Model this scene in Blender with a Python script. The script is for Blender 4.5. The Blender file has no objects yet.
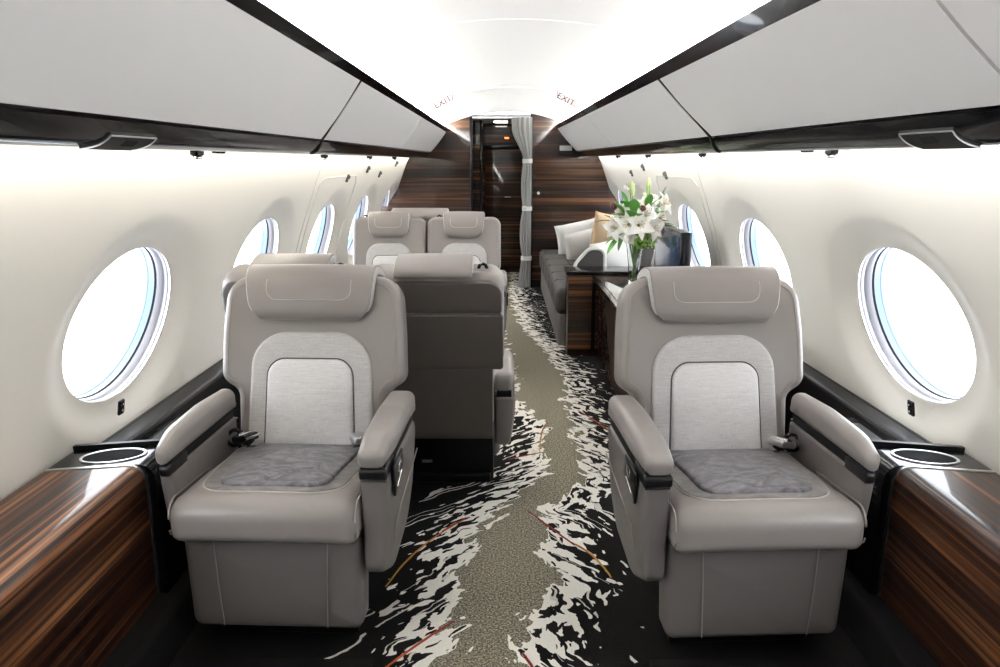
import bpy, bmesh, math, random
from mathutils import Vector, Matrix
random.seed(7)
PI = math.pi
scene = bpy.context.scene
COL = scene.collection

# ------------------------------------------------------------------ materials
def mat(name, col=(.5, .5, .5), rough=.5, metal=0., coat=0., coat_rough=.05, spec=.5, sheen=0., emit=None, estr=0.):
    m = bpy.data.materials.new(name); m.use_nodes = True
    b = m.node_tree.nodes['Principled BSDF']
    b.inputs['Base Color'].default_value = (*col, 1)
    b.inputs['Roughness'].default_value = rough
    b.inputs['Metallic'].default_value = metal
    b.inputs['Coat Weight'].default_value = coat
    b.inputs['Coat Roughness'].default_value = coat_rough
    b.inputs['Specular IOR Level'].default_value = spec
    b.inputs['Sheen Weight'].default_value = sheen
    if emit:
        b.inputs['Emission Color'].default_value = (*emit, 1)
        b.inputs['Emission Strength'].default_value = estr
    return m

class NT:
    """small helper for wiring nodes"""
    def __init__(s, m):
        s.t = m.node_tree; s.n = s.t.nodes; s.l = s.t.links
        s.b = s.n.get('Principled BSDF')
    def add(s, typ, **kw):
        n = s.n.new(typ)
        for k, v in kw.items(): setattr(n, k, v)
        return n
    def put(s, sock, v):
        if isinstance(v, bpy.types.NodeSocket): s.l.new(v, sock)
        elif v is not None: sock.default_value = v
    def math(s, op, a, b=None, c=None, clamp=False):
        n = s.add('ShaderNodeMath', operation=op, use_clamp=clamp)
        for i, v in enumerate((a, b, c)): s.put(n.inputs[i], v)
        return n.outputs[0]
    def comb(s, x, y, z):
        n = s.add('ShaderNodeCombineXYZ')
        for i, v in enumerate((x, y, z)): s.put(n.inputs[i], v)
        return n.outputs[0]
    def coord(s):
        return s.add('ShaderNodeTexCoord').outputs['Object']
    def sep(s, v):
        n = s.add('ShaderNodeSeparateXYZ'); s.l.new(v, n.inputs[0]); return n.outputs
    def mapping(s, v, scale, loc=(0, 0, 0)):
        n = s.add('ShaderNodeMapping'); s.l.new(v, n.inputs['Vector'])
        n.inputs['Scale'].default_value = scale; n.inputs['Location'].default_value = loc
        return n.outputs[0]
    def noise(s, v, scale=5., detail=2., rough=.5, dist=0.):
        n = s.add('ShaderNodeTexNoise'); s.l.new(v, n.inputs['Vector'])
        n.inputs['Scale'].default_value = scale; n.inputs['Detail'].default_value = detail
        n.inputs['Roughness'].default_value = rough; n.inputs['Distortion'].default_value = dist
        return n.outputs['Fac']
    def ramp(s, f, stops, interp='LINEAR'):
        n = s.add('ShaderNodeValToRGB'); s.l.new(f, n.inputs[0]); cr = n.color_ramp; cr.interpolation = interp
        while len(cr.elements) < len(stops): cr.elements.new(.5)
        for e, (p, c) in zip(cr.elements, stops):
            e.position = p; e.color = (*c, 1) if len(c) == 3 else c
        return n.outputs[0]
    def mix(s, f, a, b):
        n = s.add('ShaderNodeMix', data_type='RGBA')
        s.put(n.inputs[0], f)
        for sock, v in ((n.inputs[6], a), (n.inputs[7], b)):
            if isinstance(v, bpy.types.NodeSocket): s.l.new(v, sock)
            else: sock.default_value = (*v, 1)
        return n.outputs[2]
    def bump(s, h, strength=.2, dist=.002):
        n = s.add('ShaderNodeBump'); s.l.new(h, n.inputs['Height'])
        n.inputs['Strength'].default_value = strength; n.inputs['Distance'].default_value = dist
        s.l.new(n.outputs[0], s.b.inputs['Normal'])
    def col(s, c): s.l.new(c, s.b.inputs['Base Color'])

def leather(name, c, rough=.37):
    m = mat(name, c, rough, spec=.5); t = NT(m); v = t.coord()
    n1 = t.noise(v, 6., 3.); n2 = t.noise(v, 420., 2.)
    t.col(t.mix(n1, tuple(x * .93 for x in c), tuple(min(1, x * 1.07) for x in c)))
    t.bump(n2, .12, .001); return m

def weave(name, c, k=1.25, axis='x', rough=.75, sheen=.25):
    m = mat(name, c, rough, sheen=sheen, spec=.3); t = NT(m); v = t.coord()
    n1 = t.noise(t.mapping(v, (25, 25, 420)), 1., 3.); n2 = t.noise(t.mapping(v, (420, 420, 30)), 1., 2.)
    f = t.math('MULTIPLY_ADD', n1, .6, t.math('MULTIPLY', n2, .4))
    t.col(t.ramp(f, [(.32, tuple(x / k for x in c)), (.68, tuple(min(1, x * k) for x in c))]))
    t.bump(f, .25, .001); return m

def velvet(name, c, c2):
    m = mat(name, c, .62, sheen=.25); t = NT(m); v = t.coord()
    n1 = t.noise(t.mapping(v, (13, 20, 10)), 1., 5., .65, 1.6); n2 = t.noise(v, 300., 2.)
    t.col(t.ramp(n1, [(.38, c), (.66, c2)])); t.bump(t.math('MULTIPLY_ADD', n1, .6, n2), .35, .003); return m

def ebony(name, along, bright=1., freq=1., lo=.0, coat=.6):
    """macassar ebony veneer under clear lacquer; grain runs along the given axis"""
    m = mat(name, (.05, .02, .01), .4, coat=coat, coat_rough=.05, spec=.15); t = NT(m); v = t.coord()
    def sc(a, b):
        s = [b, b, b]; s['xyz'.index(along)] = a; return tuple(s)
    n1 = t.noise(t.mapping(v, sc(.5, 55 * freq)), 1., 5., .62, .3)
    n2 = t.noise(t.mapping(v, sc(.25, 13 * freq), (3, 1, 2)), 1., 3., .5, .4)
    n3 = t.noise(t.mapping(v, sc(1.5, 190 * freq), (5, 2, 7)), 1., 2.)
    f = t.math('ADD', t.math('MULTIPLY_ADD', n1, .58, t.math('MULTIPLY', n2, .36)), t.math('MULTIPLY', n3, .12))
    f = t.math('ADD', f, lo)
    B = lambda *c: tuple(x * bright for x in c)
    t.col(t.ramp(f, [(.40, B(.006, .003, .0025)), (.49, B(.020, .008, .005)), (.555, B(.075, .028, .012)), (.62, B(.21, .085, .033)), (.70, B(.36, .17, .075))]))
    return m

M = {}
M['leather'] = leather('taupe_leather', (.228, .205, .194))
M['leather_arm'] = leather('taupe_leather_arm', (.235, .213, .203), .33)
M['leather_shaded'] = leather('taupe_leather_shaded', (.135, .121, .115), .42)  # same taupe leather, darkened to paint in the shade low on the seat
M['leather_back_shaded'] = leather('brown_leather_shaded', (.050, .041, .036), .46)  # brown leather, with the shade behind the front seat mixed into its colour
M['piping'] = leather('leather_piping', (.25, .22, .20), .5)
M['stitch'] = mat('stitch_thread', (.44, .40, .37), .7)
M['silver'] = weave('silver_weave', (.46, .445, .44), 1.18)
M['silver_pad'] = weave('silver_pad_weave', (.60, .585, .585), 1.16)
M['velvet'] = velvet('grey_velvet', (.022, .020, .024), (.170, .158, .182))
M['velvet_side'] = velvet('taupe_velvet', (.085, .076, .072), (.18, .165, .157))
M['black'] = mat('black_lacquer', (.004, .004, .005), .18, coat=.35, coat_rough=.03, spec=.08)
M['blackm'] = mat('black_satin', (.005, .005, .006), .45, spec=.16)
M['blackl'] = mat('black_leather', (.007, .0068, .0075), .45, spec=.28)
M['grille'] = mat('black_grille', (.007, .007, .008), .3, spec=.3)
M['chrome'] = mat('chrome', (.75, .74, .73), .12, metal=1.)
M['steel'] = mat('satin_steel', (.55, .55, .56), .3, metal=1.)
M['ivory'] = mat('ivory_wall', (.83, .80, .735), .55)
M['white'] = mat('white_lining', (.80, .795, .78), .6)
M['binwhite'] = mat('bin_satin', (.88, .87, .855), .38)
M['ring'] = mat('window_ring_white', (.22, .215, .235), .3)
M['rubber'] = mat('rubber', (.012, .012, .014), .8, spec=.1)
M['blue_edge'] = mat('acrylic_edge', (.13, .19, .30), .3)
M['wood_side'] = ebony('ebony_side', 'y', .80, 1.25, -.006, .40)
M['wood_bulk'] = ebony('ebony_bulkhead', 'x', .40, .85, -.01, .8)
M['wood_door'] = ebony('ebony_door', 'x', .5, .75, -.02)
M['wood_cab'] = ebony('ebony_cabinet', 'x', .42, .9, -.01)
M['curtain'] = mat('curtain_cloth', (.27, .268, .26), .8, sheen=.1)
M['sofa'] = weave('sofa_grey', (.045, .041, .038), 1.25, sheen=.02)
M['sofa_base'] = weave('sofa_base_grey', (.12, .11, .104), 1.15, sheen=.02)
M['pillow_white'] = weave('pillow_white', (.78, .765, .74), 1.06)
M['pillow_grey'] = weave('pillow_grey', (.60, .585, .56), 1.1)
M['pillow_tan'] = weave('pillow_tan', (.52, .38, .23), 1.12)
M['screen'] = mat('dark_screen', (.025, .042, .09), .12, spec=.3)
M['petal'] = mat('lily_petal', (.86, .86, .80), .5, sheen=.2)
M['petal_bud'] = mat('lily_bud', (.62, .74, .36), .5)
M['burgundy'] = mat('burgundy_petal', (.10, .012, .02), .55)
M['leafg'] = mat('leaf_green', (.10, .30, .05), .45)
M['leafd'] = mat('leaf_dark', (.05, .16, .05), .45)
M['stem'] = mat('stem_green', (.13, .27, .06), .5)
M['filler'] = mat('filler_green', (.30, .52, .08), .6)
M['anther'] = mat('anther_rust', (.42, .26, .08), .7)
M['red'] = mat('red_ink', (.10, .001, .002), .9)
M['greyline'] = mat('grey_ink', (.08, .08, .08), .6)
M['led'] = mat('led_strip', (.9, .9, .9), .5, emit=(1., .975, .955), estr=13.)
M['led_warm'] = mat('led_strip_warm', (.9, .9, .9), .5, emit=(1., .945, .84), estr=13.)
M['led_cove'] = mat('led_cove', (.9, .9, .9), .5, emit=(1., .98, .95), estr=110.)
M['lamp'] = mat('lamp_lens', (.9, .9, .9), .5, emit=(1., .93, .82), estr=22.)
M['redlamp'] = mat('red_sign', (.5, .05, .02), .5, emit=(1., .15, .03), estr=2.5)
M['seam'] = mat('dark_seam', (.05, .05, .05), .7)
M['panelseam'] = mat('panel_seam', (.62, .60, .56), .6)
M['plush'] = mat('black_plush', (.007, .0065, .0065), .95, spec=.08)

def glass(name, tint=(1, 1, 1), refl=1.):
    m = bpy.data.materials.new(name); m.use_nodes = True; t = m.node_tree; t.nodes.clear()
    o = t.nodes.new('ShaderNodeOutputMaterial'); mx = t.nodes.new('ShaderNodeMixShader')
    tr = t.nodes.new('ShaderNodeBsdfTransparent'); tr.inputs[0].default_value = (*tint, 1)
    gl = t.nodes.new('ShaderNodeBsdfGlossy'); gl.inputs['Roughness'].default_value = .02
    fr = t.nodes.new('ShaderNodeFresnel'); fr.inputs[0].default_value = 1.45
    t.links.new(fr.outputs[0], mx.inputs[0]); t.links.new(tr.outputs[0], mx.inputs[1]); t.links.new(gl.outputs[0], mx.inputs[2])
    t.links.new(mx.outputs[0], o.inputs[0]); return m
M['pane'] = glass('window_pane', (.97, .985, 1.))
M['vase'] = mat('vase_glass', (.97, .99, .98), .0); M['vase'].node_tree.nodes['Principled BSDF'].inputs['Transmission Weight'].default_value = 1.

# ------------------------------------------------------------------ mesh helpers
def vadd(bm, p, X=None):
    p = Vector(p)
    return bm.verts.new(X @ p if X is not None else p)

def loft(bm, rings, closed=True, cap=True, X=None):
    vs = [[vadd(bm, p, X) for p in r] for r in rings]
    n = len(vs[0]); out = []
    for a, b in zip(vs, vs[1:]):
        for i in range(n if closed else n - 1):
            j = (i + 1) % n
            try: out.append(bm.faces.new((a[i], a[j], b[j], b[i])))
            except ValueError: pass
    if cap and closed:
        for r in (vs[0], vs[-1]):
            try: bm.faces.new(r)
            except ValueError: pass
    return vs

def tube(bm, pts, r, seg=8, closed=False, X=None):
    P = [Vector(p) for p in pts]; n = len(P); rings = []
    up = None
    for i in range(n):
        if closed: d = P[(i + 1) % n] - P[i - 1]
        else: d = P[min(i + 1, n - 1)] - P[max(i - 1, 0)]
        d.normalize()
        if up is None:
            up = Vector((0, 0, 1)) if abs(d.z) < .9 else Vector((1, 0, 0))
        s = d.cross(up)
        if s.length < 1e-4: s = d.cross(Vector((1, .3, .2)))
        s.normalize(); up = s.cross(d).normalized()
        rr = r(i / (n - 1)) if callable(r) else r
        rings.append([P[i] + s * math.cos(2 * PI * k / seg) * rr + up * math.sin(2 * PI * k / seg) * rr for k in range(seg)])
    if closed: rings.append(rings[0])
    loft(bm, rings, True, not closed, X)
    if closed: bmesh.ops.remove_doubles(bm, verts=bm.verts, dist=1e-6)

def lathe(bm, prof, seg=32, X=None, cap=True):
    loft(bm, [[(r * math.cos(2 * PI * k / seg), r * math.sin(2 * PI * k / seg), z) for k in range(seg)] for r, z in prof], True, cap, X)

def fillet(pts, seg=8):
    """polygon from (u,v,r) corners, rounded, counter-clockwise"""
    out = []; n = len(pts)
    for i in range(n):
        p0 = Vector(pts[i - 1][:2]); p = Vector(pts[i][:2]); p1 = Vector(pts[(i + 1) % n][:2]); r = pts[i][2]
        a = (p0 - p).normalized(); b = (p1 - p).normalized()
        ang = a.angle(b)
        if r <= 0 or ang > PI - .02: out.append((p.x, p.y)); continue
        d = min(r / math.tan(ang / 2), (p0 - p).length * .49, (p1 - p).length * .49); rr = d * math.tan(ang / 2)
        c = p + (a + b).normalized() * (rr / math.sin(ang / 2))
        s = (p + a * d) - c; e = (p + b * d) - c
        a0 = math.atan2(s.y, s.x); a1 = math.atan2(e.y, e.x); da = (a1 - a0 + PI) % (2 * PI) - PI
        for k in range(seg + 1):
            t = a0 + da * k / seg
            out.append((c.x + rr * math.cos(t), c.y + rr * math.sin(t)))
    return out

def densify(poly, step=.03):
    out = []
    for i in range(len(poly)):
        a = poly[i]; b = poly[(i + 1) % len(poly)]; L = math.hypot(b[0] - a[0], b[1] - a[1]); n = max(1, int(L / step))
        if L < 1e-7: continue
        for k in range(n): out.append((a[0] + (b[0] - a[0]) * k / n, a[1] + (b[1] - a[1]) * k / n))
    return out

def rrect(u0, v0, u1, v1, r, seg=8):
    r = r if isinstance(r, (tuple, list)) else (r,) * 4
    return fillet([(u0, v0, r[0]), (u1, v0, r[1]), (u1, v1, r[2]), (u0, v1, r[3])], seg)

def area2(p): return sum(p[i - 1][0] * p[i][1] - p[i][0] * p[i - 1][1] for i in range(len(p)))

def offset(poly, d):
    n = len(poly); out = []
    for i in range(n):
        a = Vector(poly[i - 1]); p = Vector(poly[i]); b = Vector(poly[(i + 1) % n])
        t1 = (p - a); t2 = (b - p)
        if t1.length < 1e-9: t1 = t2
        if t2.length < 1e-9: t2 = t1
        n1 = Vector((-t1.y, t1.x)).normalized(); n2 = Vector((-t2.y, t2.x)).normalized()
        m = n1 + n2
        if m.length < 1e-6: m = n1
        m.normalize(); k = max(.5, m.dot(n1))
        q = p + m * (d / k); out.append((q.x, q.y))
    return out

def pad(bm, poly, t, r, puff=0., X=None, w0=0., rb=None, cap=5, bend=None, step=.03, bpuff=0.):
    """cushion: outline in u,v raised along w from w0 to w0+t, edges rounded by r, crowned by puff"""
    poly = densify(poly, step)
    if area2(poly) < 0: poly = poly[::-1]
    rb = r if rb is None else rb
    cx = sum(p[0] for p in poly) / len(poly); cy = sum(p[1] for p in poly) / len(poly)
    rings = []
    S = 4
    def cap_rings(base, w, pf):
        out = []
        for k in range(1, cap + 1):
            s = 1 - k / (cap + .35)
            out.append(([(cx + (p[0] - cx) * s, cy + (p[1] - cy) * s) for p in base], w + pf * (1 - s ** 2.4)))
        return out
    ib = offset(poly, rb) if rb > 0 else poly
    it = offset(poly, r) if r > 0 else poly
    rings += cap_rings(ib, w0, -bpuff)[::-1]
    if rb > 0:
        for k in range(S):
            a = PI / 2 * k / S; rings.append((offset(poly, rb * (1 - math.sin(a))), w0 + rb * (1 - math.cos(a))))
    else: rings.append((poly, w0))
    rings.append((poly, w0 + rb)) if rb > 0 else None
    if t - r - rb > 1e-4: rings.append((poly, w0 + t - r))
    if r > 0:
        for k in range(1, S + 1):
            a = PI / 2 * k / S; rings.append((offset(poly, r * (1 - math.cos(a))), w0 + t - r + r * math.sin(a)))
    rings += cap_rings(it, w0 + t, puff)
    def P(q, w):
        if bend: return bend(q[0], q[1], w)
        return (q[0], q[1], w)
    loft(bm, [[P(q, w) for q in poly_] for poly_, w in rings], True, True, X)

def box(bm, x0, y0, z0, x1, y1, z1, r=0., X=None):
    if r <= 0:
        loft(bm, [[(x0, y0, z), (x1, y0, z), (x1, y1, z), (x0, y1, z)] for z in (z0, z1)], True, True, X)
    else:
        T = Matrix.Translation((0, 0, z0)); T = X @ T if X is not None else T
        pad(bm, rrect(x0, y0, x1, y1, r * 1.2, 4), z1 - z0, min(r, (z1 - z0) * .45), 0, T, cap=1, step=9)

def make(name, bm, m, parent=None, smooth=True, ang=.7, mats=None):
    bmesh.ops.recalc_face_normals(bm, faces=bm.faces)
    me = bpy.data.meshes.new(name); bm.to_mesh(me); bm.free()
    for mm in (mats or [m]): me.materials.append(mm)
    if smooth:
        me.polygons.foreach_set('use_smooth', [True] * len(me.polygons))
        me.set_sharp_from_angle(angle=ang)
    o = bpy.data.objects.new(name, me); COL.objects.link(o)
    if parent: o.parent = parent
    return o

def B(): return bmesh.new()

def thing(name, label, cat, loc=(0, 0, 0), rz=0., group=None):
    o = bpy.data.objects.new(name, None); COL.objects.link(o); o.empty_display_size = .1
    o.location = loc; o.rotation_euler = (0, 0, rz); o['label'] = label; o['category'] = cat
    if group: o['group'] = group
    return o

def tag(o, label, cat, group=None):
    o['label'] = label; o['category'] = cat
    if group: o['group'] = group
    return o

def struct(name, bm, m, label=None, parent=None, **kw):
    o = make(name, bm, m, parent, **kw); o['kind'] = 'structure'
    if label: o['label'] = label
    return o

def basis(o, u, v):
    u = Vector(u).normalized(); v = Vector(v).normalized(); w = u.cross(v)
    return Matrix(((u.x, v.x, w.x, o[0]), (u.y, v.y, w.y, o[1]), (u.z, v.z, w.z, o[2]), (0, 0, 0, 1)))

def lerp(a, b, t): return a + (b - a) * t

# ------------------------------------------------------------------ cabin section
Y0, Y1 = -.80, 8.40
def sx(s, Y):                                   # the right side closes in slightly towards the far end
    if Y < 2: return 1.
    return 1 - (.011 if s > 0 else .001) * (Y - 2)

PROF = [(-.02, 1.28), (.15, 1.325), (.35, 1.345), (.5, 1.332), (.65, 1.305), (.80, 1.268), (.95, 1.222), (1.10, 1.168), (1.25, 1.112), (1.38, 1.056), (1.48, .985), (1.58, .90), (1.66, .82), (1.74, .72)]
def Xw(z):
    P = PROF
    if z <= P[0][0]: return P[0][1]
    for i in range(len(P) - 1):
        if z <= P[i + 1][0]:
            (z0, x0), (z1, x1) = P[i], P[i + 1]
            def sl(k):
                a = P[max(k - 1, 0)]; b = P[min(k + 1, len(P) - 1)]; return (b[1] - a[1]) / (b[0] - a[0])
            h = z1 - z0; t = (z - z0) / h; m0 = sl(i) * h; m1 = sl(i + 1) * h
            return (2*t**3 - 3*t**2 + 1)*x0 + (t**3 - 2*t**2 + t)*m0 + (-2*t**3 + 3*t**2)*x1 + (t**3 - t**2)*m1
    return P[-1][1]
def wallp(s, Y, z, d=0.):
    """point on the side lining, pushed outboard by d"""
    e = .01; g = (Xw(z + e) - Xw(z - e)) / (2 * e); L = math.hypot(1, g)
    return (s * (Xw(z) * sx(s, Y) + d / L), Y, z - d * g / L)

RAIL = {  # (x,z) near Y=2, (x,z) at Y=8.4, for each side
    'T': {-1: ((.665, 1.690), (.645, 1.660)), 1: ((.665, 1.692), (.530, 1.692))},
    'U': {-1: ((.640, 1.722), (.606, 1.684)), 1: ((.640, 1.742), (.506, 1.728))},
    'B': {-1: ((.85, 1.426), (.81, 1.449)), 1: ((.915, 1.441), (.73, 1.460))},
    'V': {-1: ((.90, 1.368), (.875, 1.391)), 1: ((.955, 1.372), (.800, 1.405))},
}
def rail(k, s, Y):
    a, b = RAIL[k][s]; t = (max(Y, 1.) - 2) / 6.4
    return lerp(a[0], b[0], t), lerp(a[1], b[1], t)

WIN_C = [2.50 + 1.39 * k for k in range(-2, 5)]
WZ = .800; WA, WB = .352, .247; DA, DB = .52, .378; DD = .042

def build_wall(s, name):
    bm = B()
    zs0 = [-.02, .12, .25, .34, .40]; zs1 = [1.34, 1.40, 1.46, 1.53, 1.60, 1.66, 1.74]
    NY, NZ = 26, 16; half = .695; zlo, zhi = .40, 1.34
    for c in WIN_C:
        per = []
        for i in range(NY): per.append((c - half + 2 * half * i / NY, zlo))
        for i in range(NZ): per.append((c + half, lerp(zlo, zhi, i / NZ)))
        for i in range(NY): per.append((c + half - 2 * half * i / NY, zhi))
        for i in range(NZ): per.append((c - half, lerp(zhi, zlo, i / NZ)))
        rings = []
        dirs = []
        for y, z in per:
            d = Vector(((y - c) / DA, (z - WZ) / DB)); d.normalize(); dirs.append(d)
        for k in range(9):
            f = k / 8; a = lerp(WA, DA, f); b = lerp(WB, DB, f); dep = DD * (1 - (f * f * (3 - 2 * f)))
            rings.append([wallp(s, c + a * d.x, WZ + b * d.y, dep) for d in dirs])
        for f in (.25, .6, 1.):
            rings.append([wallp(s, lerp(c + DA * d.x, y, f), lerp(WZ + DB * d.y, z, f)) for d, (y, z) in zip(dirs, per)])
        loft(bm, rings, True, False)
    ya = WIN_C[0] - half; n = NY * len(WIN_C)
    ys = [ya + 2 * half * i / NY for i in range(n + 1)]
    for zs in (zs0, zs1):
        loft(bm, [[wallp(s, y, z) for y in ys] for z in zs], False, False)
    bmesh.ops.remove_doubles(bm, verts=bm.verts, dist=1e-4)
    return struct(name, bm, M['ivory'], ang=1.2)

build_wall(-1, 'wall_left'); build_wall(1, 'wall_right')

def ell(s, c, a, b, d, n=56):
    return [wallp(s, c + a * math.cos(2 * PI * k / n), WZ + b * math.sin(2 * PI * k / n), d) for k in range(n)]

wn = 0
for s in (-1, 1):
    for c in WIN_C:
        wn += 1
        bm = B()
        prof = [(.006, .0485), (.001, .0475), (-.001, .051), (-.001, .060), (.002, .0625), (.002, .0655), (-.003, .069), (-.003, .094)]
        loft(bm, [ell(s, c, WA + e, WB + e, d) for e, d in prof], True, False)
        fr = struct('window_%d' % wn, bm, M['ring'], ang=1.)
        bm = B()
        loft(bm, [ell(s, c, WA + e, WB + e, d) for e, d in [(-.002, .092), (-.005, .092), (-.005, .099), (-.002, .101)]], True, False)
        struct('gasket', bm, M['rubber'], parent=fr)
        bm = B()
        loft(bm, [ell(s, c, WA + e, WB + e, d) for e, d in [(-.003, .099), (-.003, .122), (-.007, .124), (-.007, .132)]], True, False)
        struct('pane_edge', bm, M['blue_edge'], parent=fr)
        bm = B()
        bm.faces.new([bm.verts.new(p) for p in ell(s, c, WA - .004, WB - .004, .119)])
        struct('pane', bm, M['pane'], parent=fr, smooth=False)

# ---- floor with woven pattern
def carpet():
    m = mat('patterned_carpet', (.02, .02, .02), .95, spec=.08); t = NT(m); v = t.coord(); X, Yc, Z = t.sep(v)
    Lp = [(0, -.22), (1.5, -.22), (1.87, -.20), (2.04, -.176), (2.24, -.165), (2.47, -.165), (2.68, -.12), (2.81, -.06), (3.04, .06), (3.27, .17), (3.53, .135), (3.75, .19), (3.95, .14), (4.2, .03), (4.8, .02), (5.6, -.01), (6.5, -.1), (7.5, -.1), (10, -.1)]
    Rp = [(0, -.02), (1.5, -.02), (1.87, -.015), (2.04, .028), (2.24, .13), (2.47, .10), (2.68, .14), (2.81, .11), (3.04, .28), (3.27, .34), (3.53, .31), (3.75, .33), (3.95, .31), (4.2, .32), (4.8, .35), (5.6, .24), (6.2, .12), (7.5, .05), (10, .05)]
    def fc(pts):
        n = t.add('ShaderNodeFloatCurve'); t.l.new(t.math('MULTIPLY', Yc, .1), n.inputs['Value'])
        c = n.mapping.curves[0]
        n.mapping.use_clip = False
        while len(c.points) < len(pts): c.points.new(.5, .5)
        for p, (y, x) in zip(c.points, pts): p.location = (y / 10, x + .5); p.handle_type = 'VECTOR'
        n.mapping.update()
        return t.math('SUBTRACT', n.outputs[0], .5)
    wob = t.math('MULTIPLY', t.math('SUBTRACT', t.noise(v, 9., 3.), .5), .06)
    dl = t.math('SUBTRACT', fc(Lp), X); dr = t.math('SUBTRACT', X, fc(Rp))
    d = t.math('ADD', t.math('MAXIMUM', dl, dr), wob)
    side = t.math('GREATER_THAN', dr, dl)
    al = t.math('SUBTRACT', t.math('MULTIPLY', d, .55), t.math('MULTIPLY', Yc, .83))
    ac = t.math('ADD', t.math('MULTIPLY', d, .83), t.math('MULTIPLY', Yc, .55))
    wv = t.noise(v, 6., 2.)
    ac = t.math('ADD', ac, t.math('MULTIPLY', t.math('SUBTRACT', wv, .5), .09))
    P = lambda a, b, o: t.comb(t.math('MULTIPLY', al, a), t.math('MULTIPLY', ac, b), t.math('MULTIPLY_ADD', side, 7., o))
    n1 = t.noise(P(6., 16., 0.), 1., 3., .55)
    nj = t.noise(P(30., 34., 9.), 1., 2.)
    dj = t.math('ADD', d, t.math('ADD', t.math('MULTIPLY', t.math('SUBTRACT', n1, .5), .34), t.math('MULTIPLY', t.math('SUBTRACT', nj, .5), .05)))
    taupe_m = t.math('LESS_THAN', dj, 0.)
    # white lace: dense at the edge of the grey path, thinning outwards
    n3 = t.noise(P(13., 33., 3.), 1., 2., .45, .2)
    thr = t.math('MINIMUM', t.math('MULTIPLY_ADD', t.math('MAXIMUM', dj, 0.), 1.0, .41), .74)
    near = t.math('LESS_THAN', dj, .013)
    lace = t.math('MULTIPLY', t.math('MAXIMUM', t.math('GREATER_THAN', n3, thr), near), t.math('LESS_THAN', t.math('MULTIPLY_ADD', n1, -.2, d), .16))
    # fine scratched lines further out
    n4 = t.noise(P(1.1, 13., 5.), 1., 1.2, .4, .1)
    rid = t.math('LESS_THAN', t.math('ABSOLUTE', t.math('SUBTRACT', n4, .5)), .011)
    dash = t.math('GREATER_THAN', t.noise(P(8., 3., 1.), 1., 1.), .42)
    reach = t.math('MULTIPLY', t.math('LESS_THAN', d, .36), t.math('GREATER_THAN', t.noise(v, 3., 1.), .44))
    lines = t.math('MULTIPLY', t.math('MULTIPLY', rid, dash), reach)
    wh = t.math('MAXIMUM', lace, t.math('MULTIPLY', lines, .75))
    spk = t.noise(v, 150., 3., .8)
    taupe = t.ramp(spk, [(.40, (.035, .031, .020)), (.50, (.15, .135, .095)), (.60, (.40, .37, .29))])
    white = t.ramp(spk, [(.3, (.70, .67, .60)), (.7, (.88, .85, .78))])
    black = t.ramp(spk, [(.3, (.002, .002, .002)), (.7, (.010, .009, .0085))])
    c = t.mix(wh, black, white); c = t.mix(taupe_m, c, taupe)
    t.col(c); t.bump(spk, .5, .004)
    return m
M['carpet'] = carpet()
bm = B(); box(bm, -1.4, Y0 - .1, -.06, 1.4, 9.8, 0.)
FLOOR = struct('floor', bm, M['carpet'], smooth=False)

def thread(pts, c0, c1, w=.0030):
    bm = B(); n = 14
    P = [Vector((p[0], p[1])) for p in pts]
    def bez(t):
        a = P[0].lerp(P[1], t); b = P[1].lerp(P[2], t); return a.lerp(b, t)
    rings = []
    for i in range(n + 1):
        t = i / n; p = bez(t); q = bez(min(1, t + .02)) - bez(max(0, t - .02)); q.normalize(); s = Vector((-q.y, q.x)) * w * (.4 + .6 * math.sin(PI * (.1 + .8 * t)))
        j = random.uniform(-.0015, .0015)
        rings.append([(p.x + s.x + j, p.y + s.y, .0005), (p.x - s.x + j, p.y - s.y, .0005), (p.x - s.x + j, p.y - s.y, .003), (p.x + s.x + j, p.y + s.y, .003)])
    loft(bm, rings)
    m = mat('carpet_thread_dye', c0, .9); t_ = NT(m); v = t_.coord(); y = t_.sep(v)[1]
    f = t_.math('DIVIDE', t_.math('SUBTRACT', y, min(p[1] for p in pts)), max(.01, max(p[1] for p in pts) - min(p[1] for p in pts)))
    t_.col(t_.mix(f, c1, c0))
    struct('carpet_thread', bm, m, parent=FLOOR)
RED, ORA, YEL = (.20, .012, .01), (.40, .08, .012), (.38, .23, .02)
thread([(-.19, 2.72), (-.36, 2.52), (-.42, 2.24)], ORA, YEL)
thread([(-.17, 2.74), (-.22, 2.70), (-.27, 2.62)], RED, RED)
thread([(-.19, 2.05), (-.28, 1.95), (-.37, 1.82)], RED, ORA, .0036)
thread([(.05, 2.80), (.12, 2.68), (.21, 2.52)], RED, RED)
thread([(.20, 2.54), (.28, 2.46), (.31, 2.30)], ORA, YEL, .0036)
thread([(.19, 3.86), (.14, 3.70), (.13, 3.42)], RED, YEL, .0036)
thread([(-.02, 3.33), (.05, 3.38), (.14, 3.42)], RED, RED)
thread([(.37, 4.05), (.44, 3.9), (.50, 3.72)], RED, ORA, .0036)
thread([(.01, 1.90), (.03, 1.86), (.05, 1.80)], RED, RED, .0036)

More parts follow.
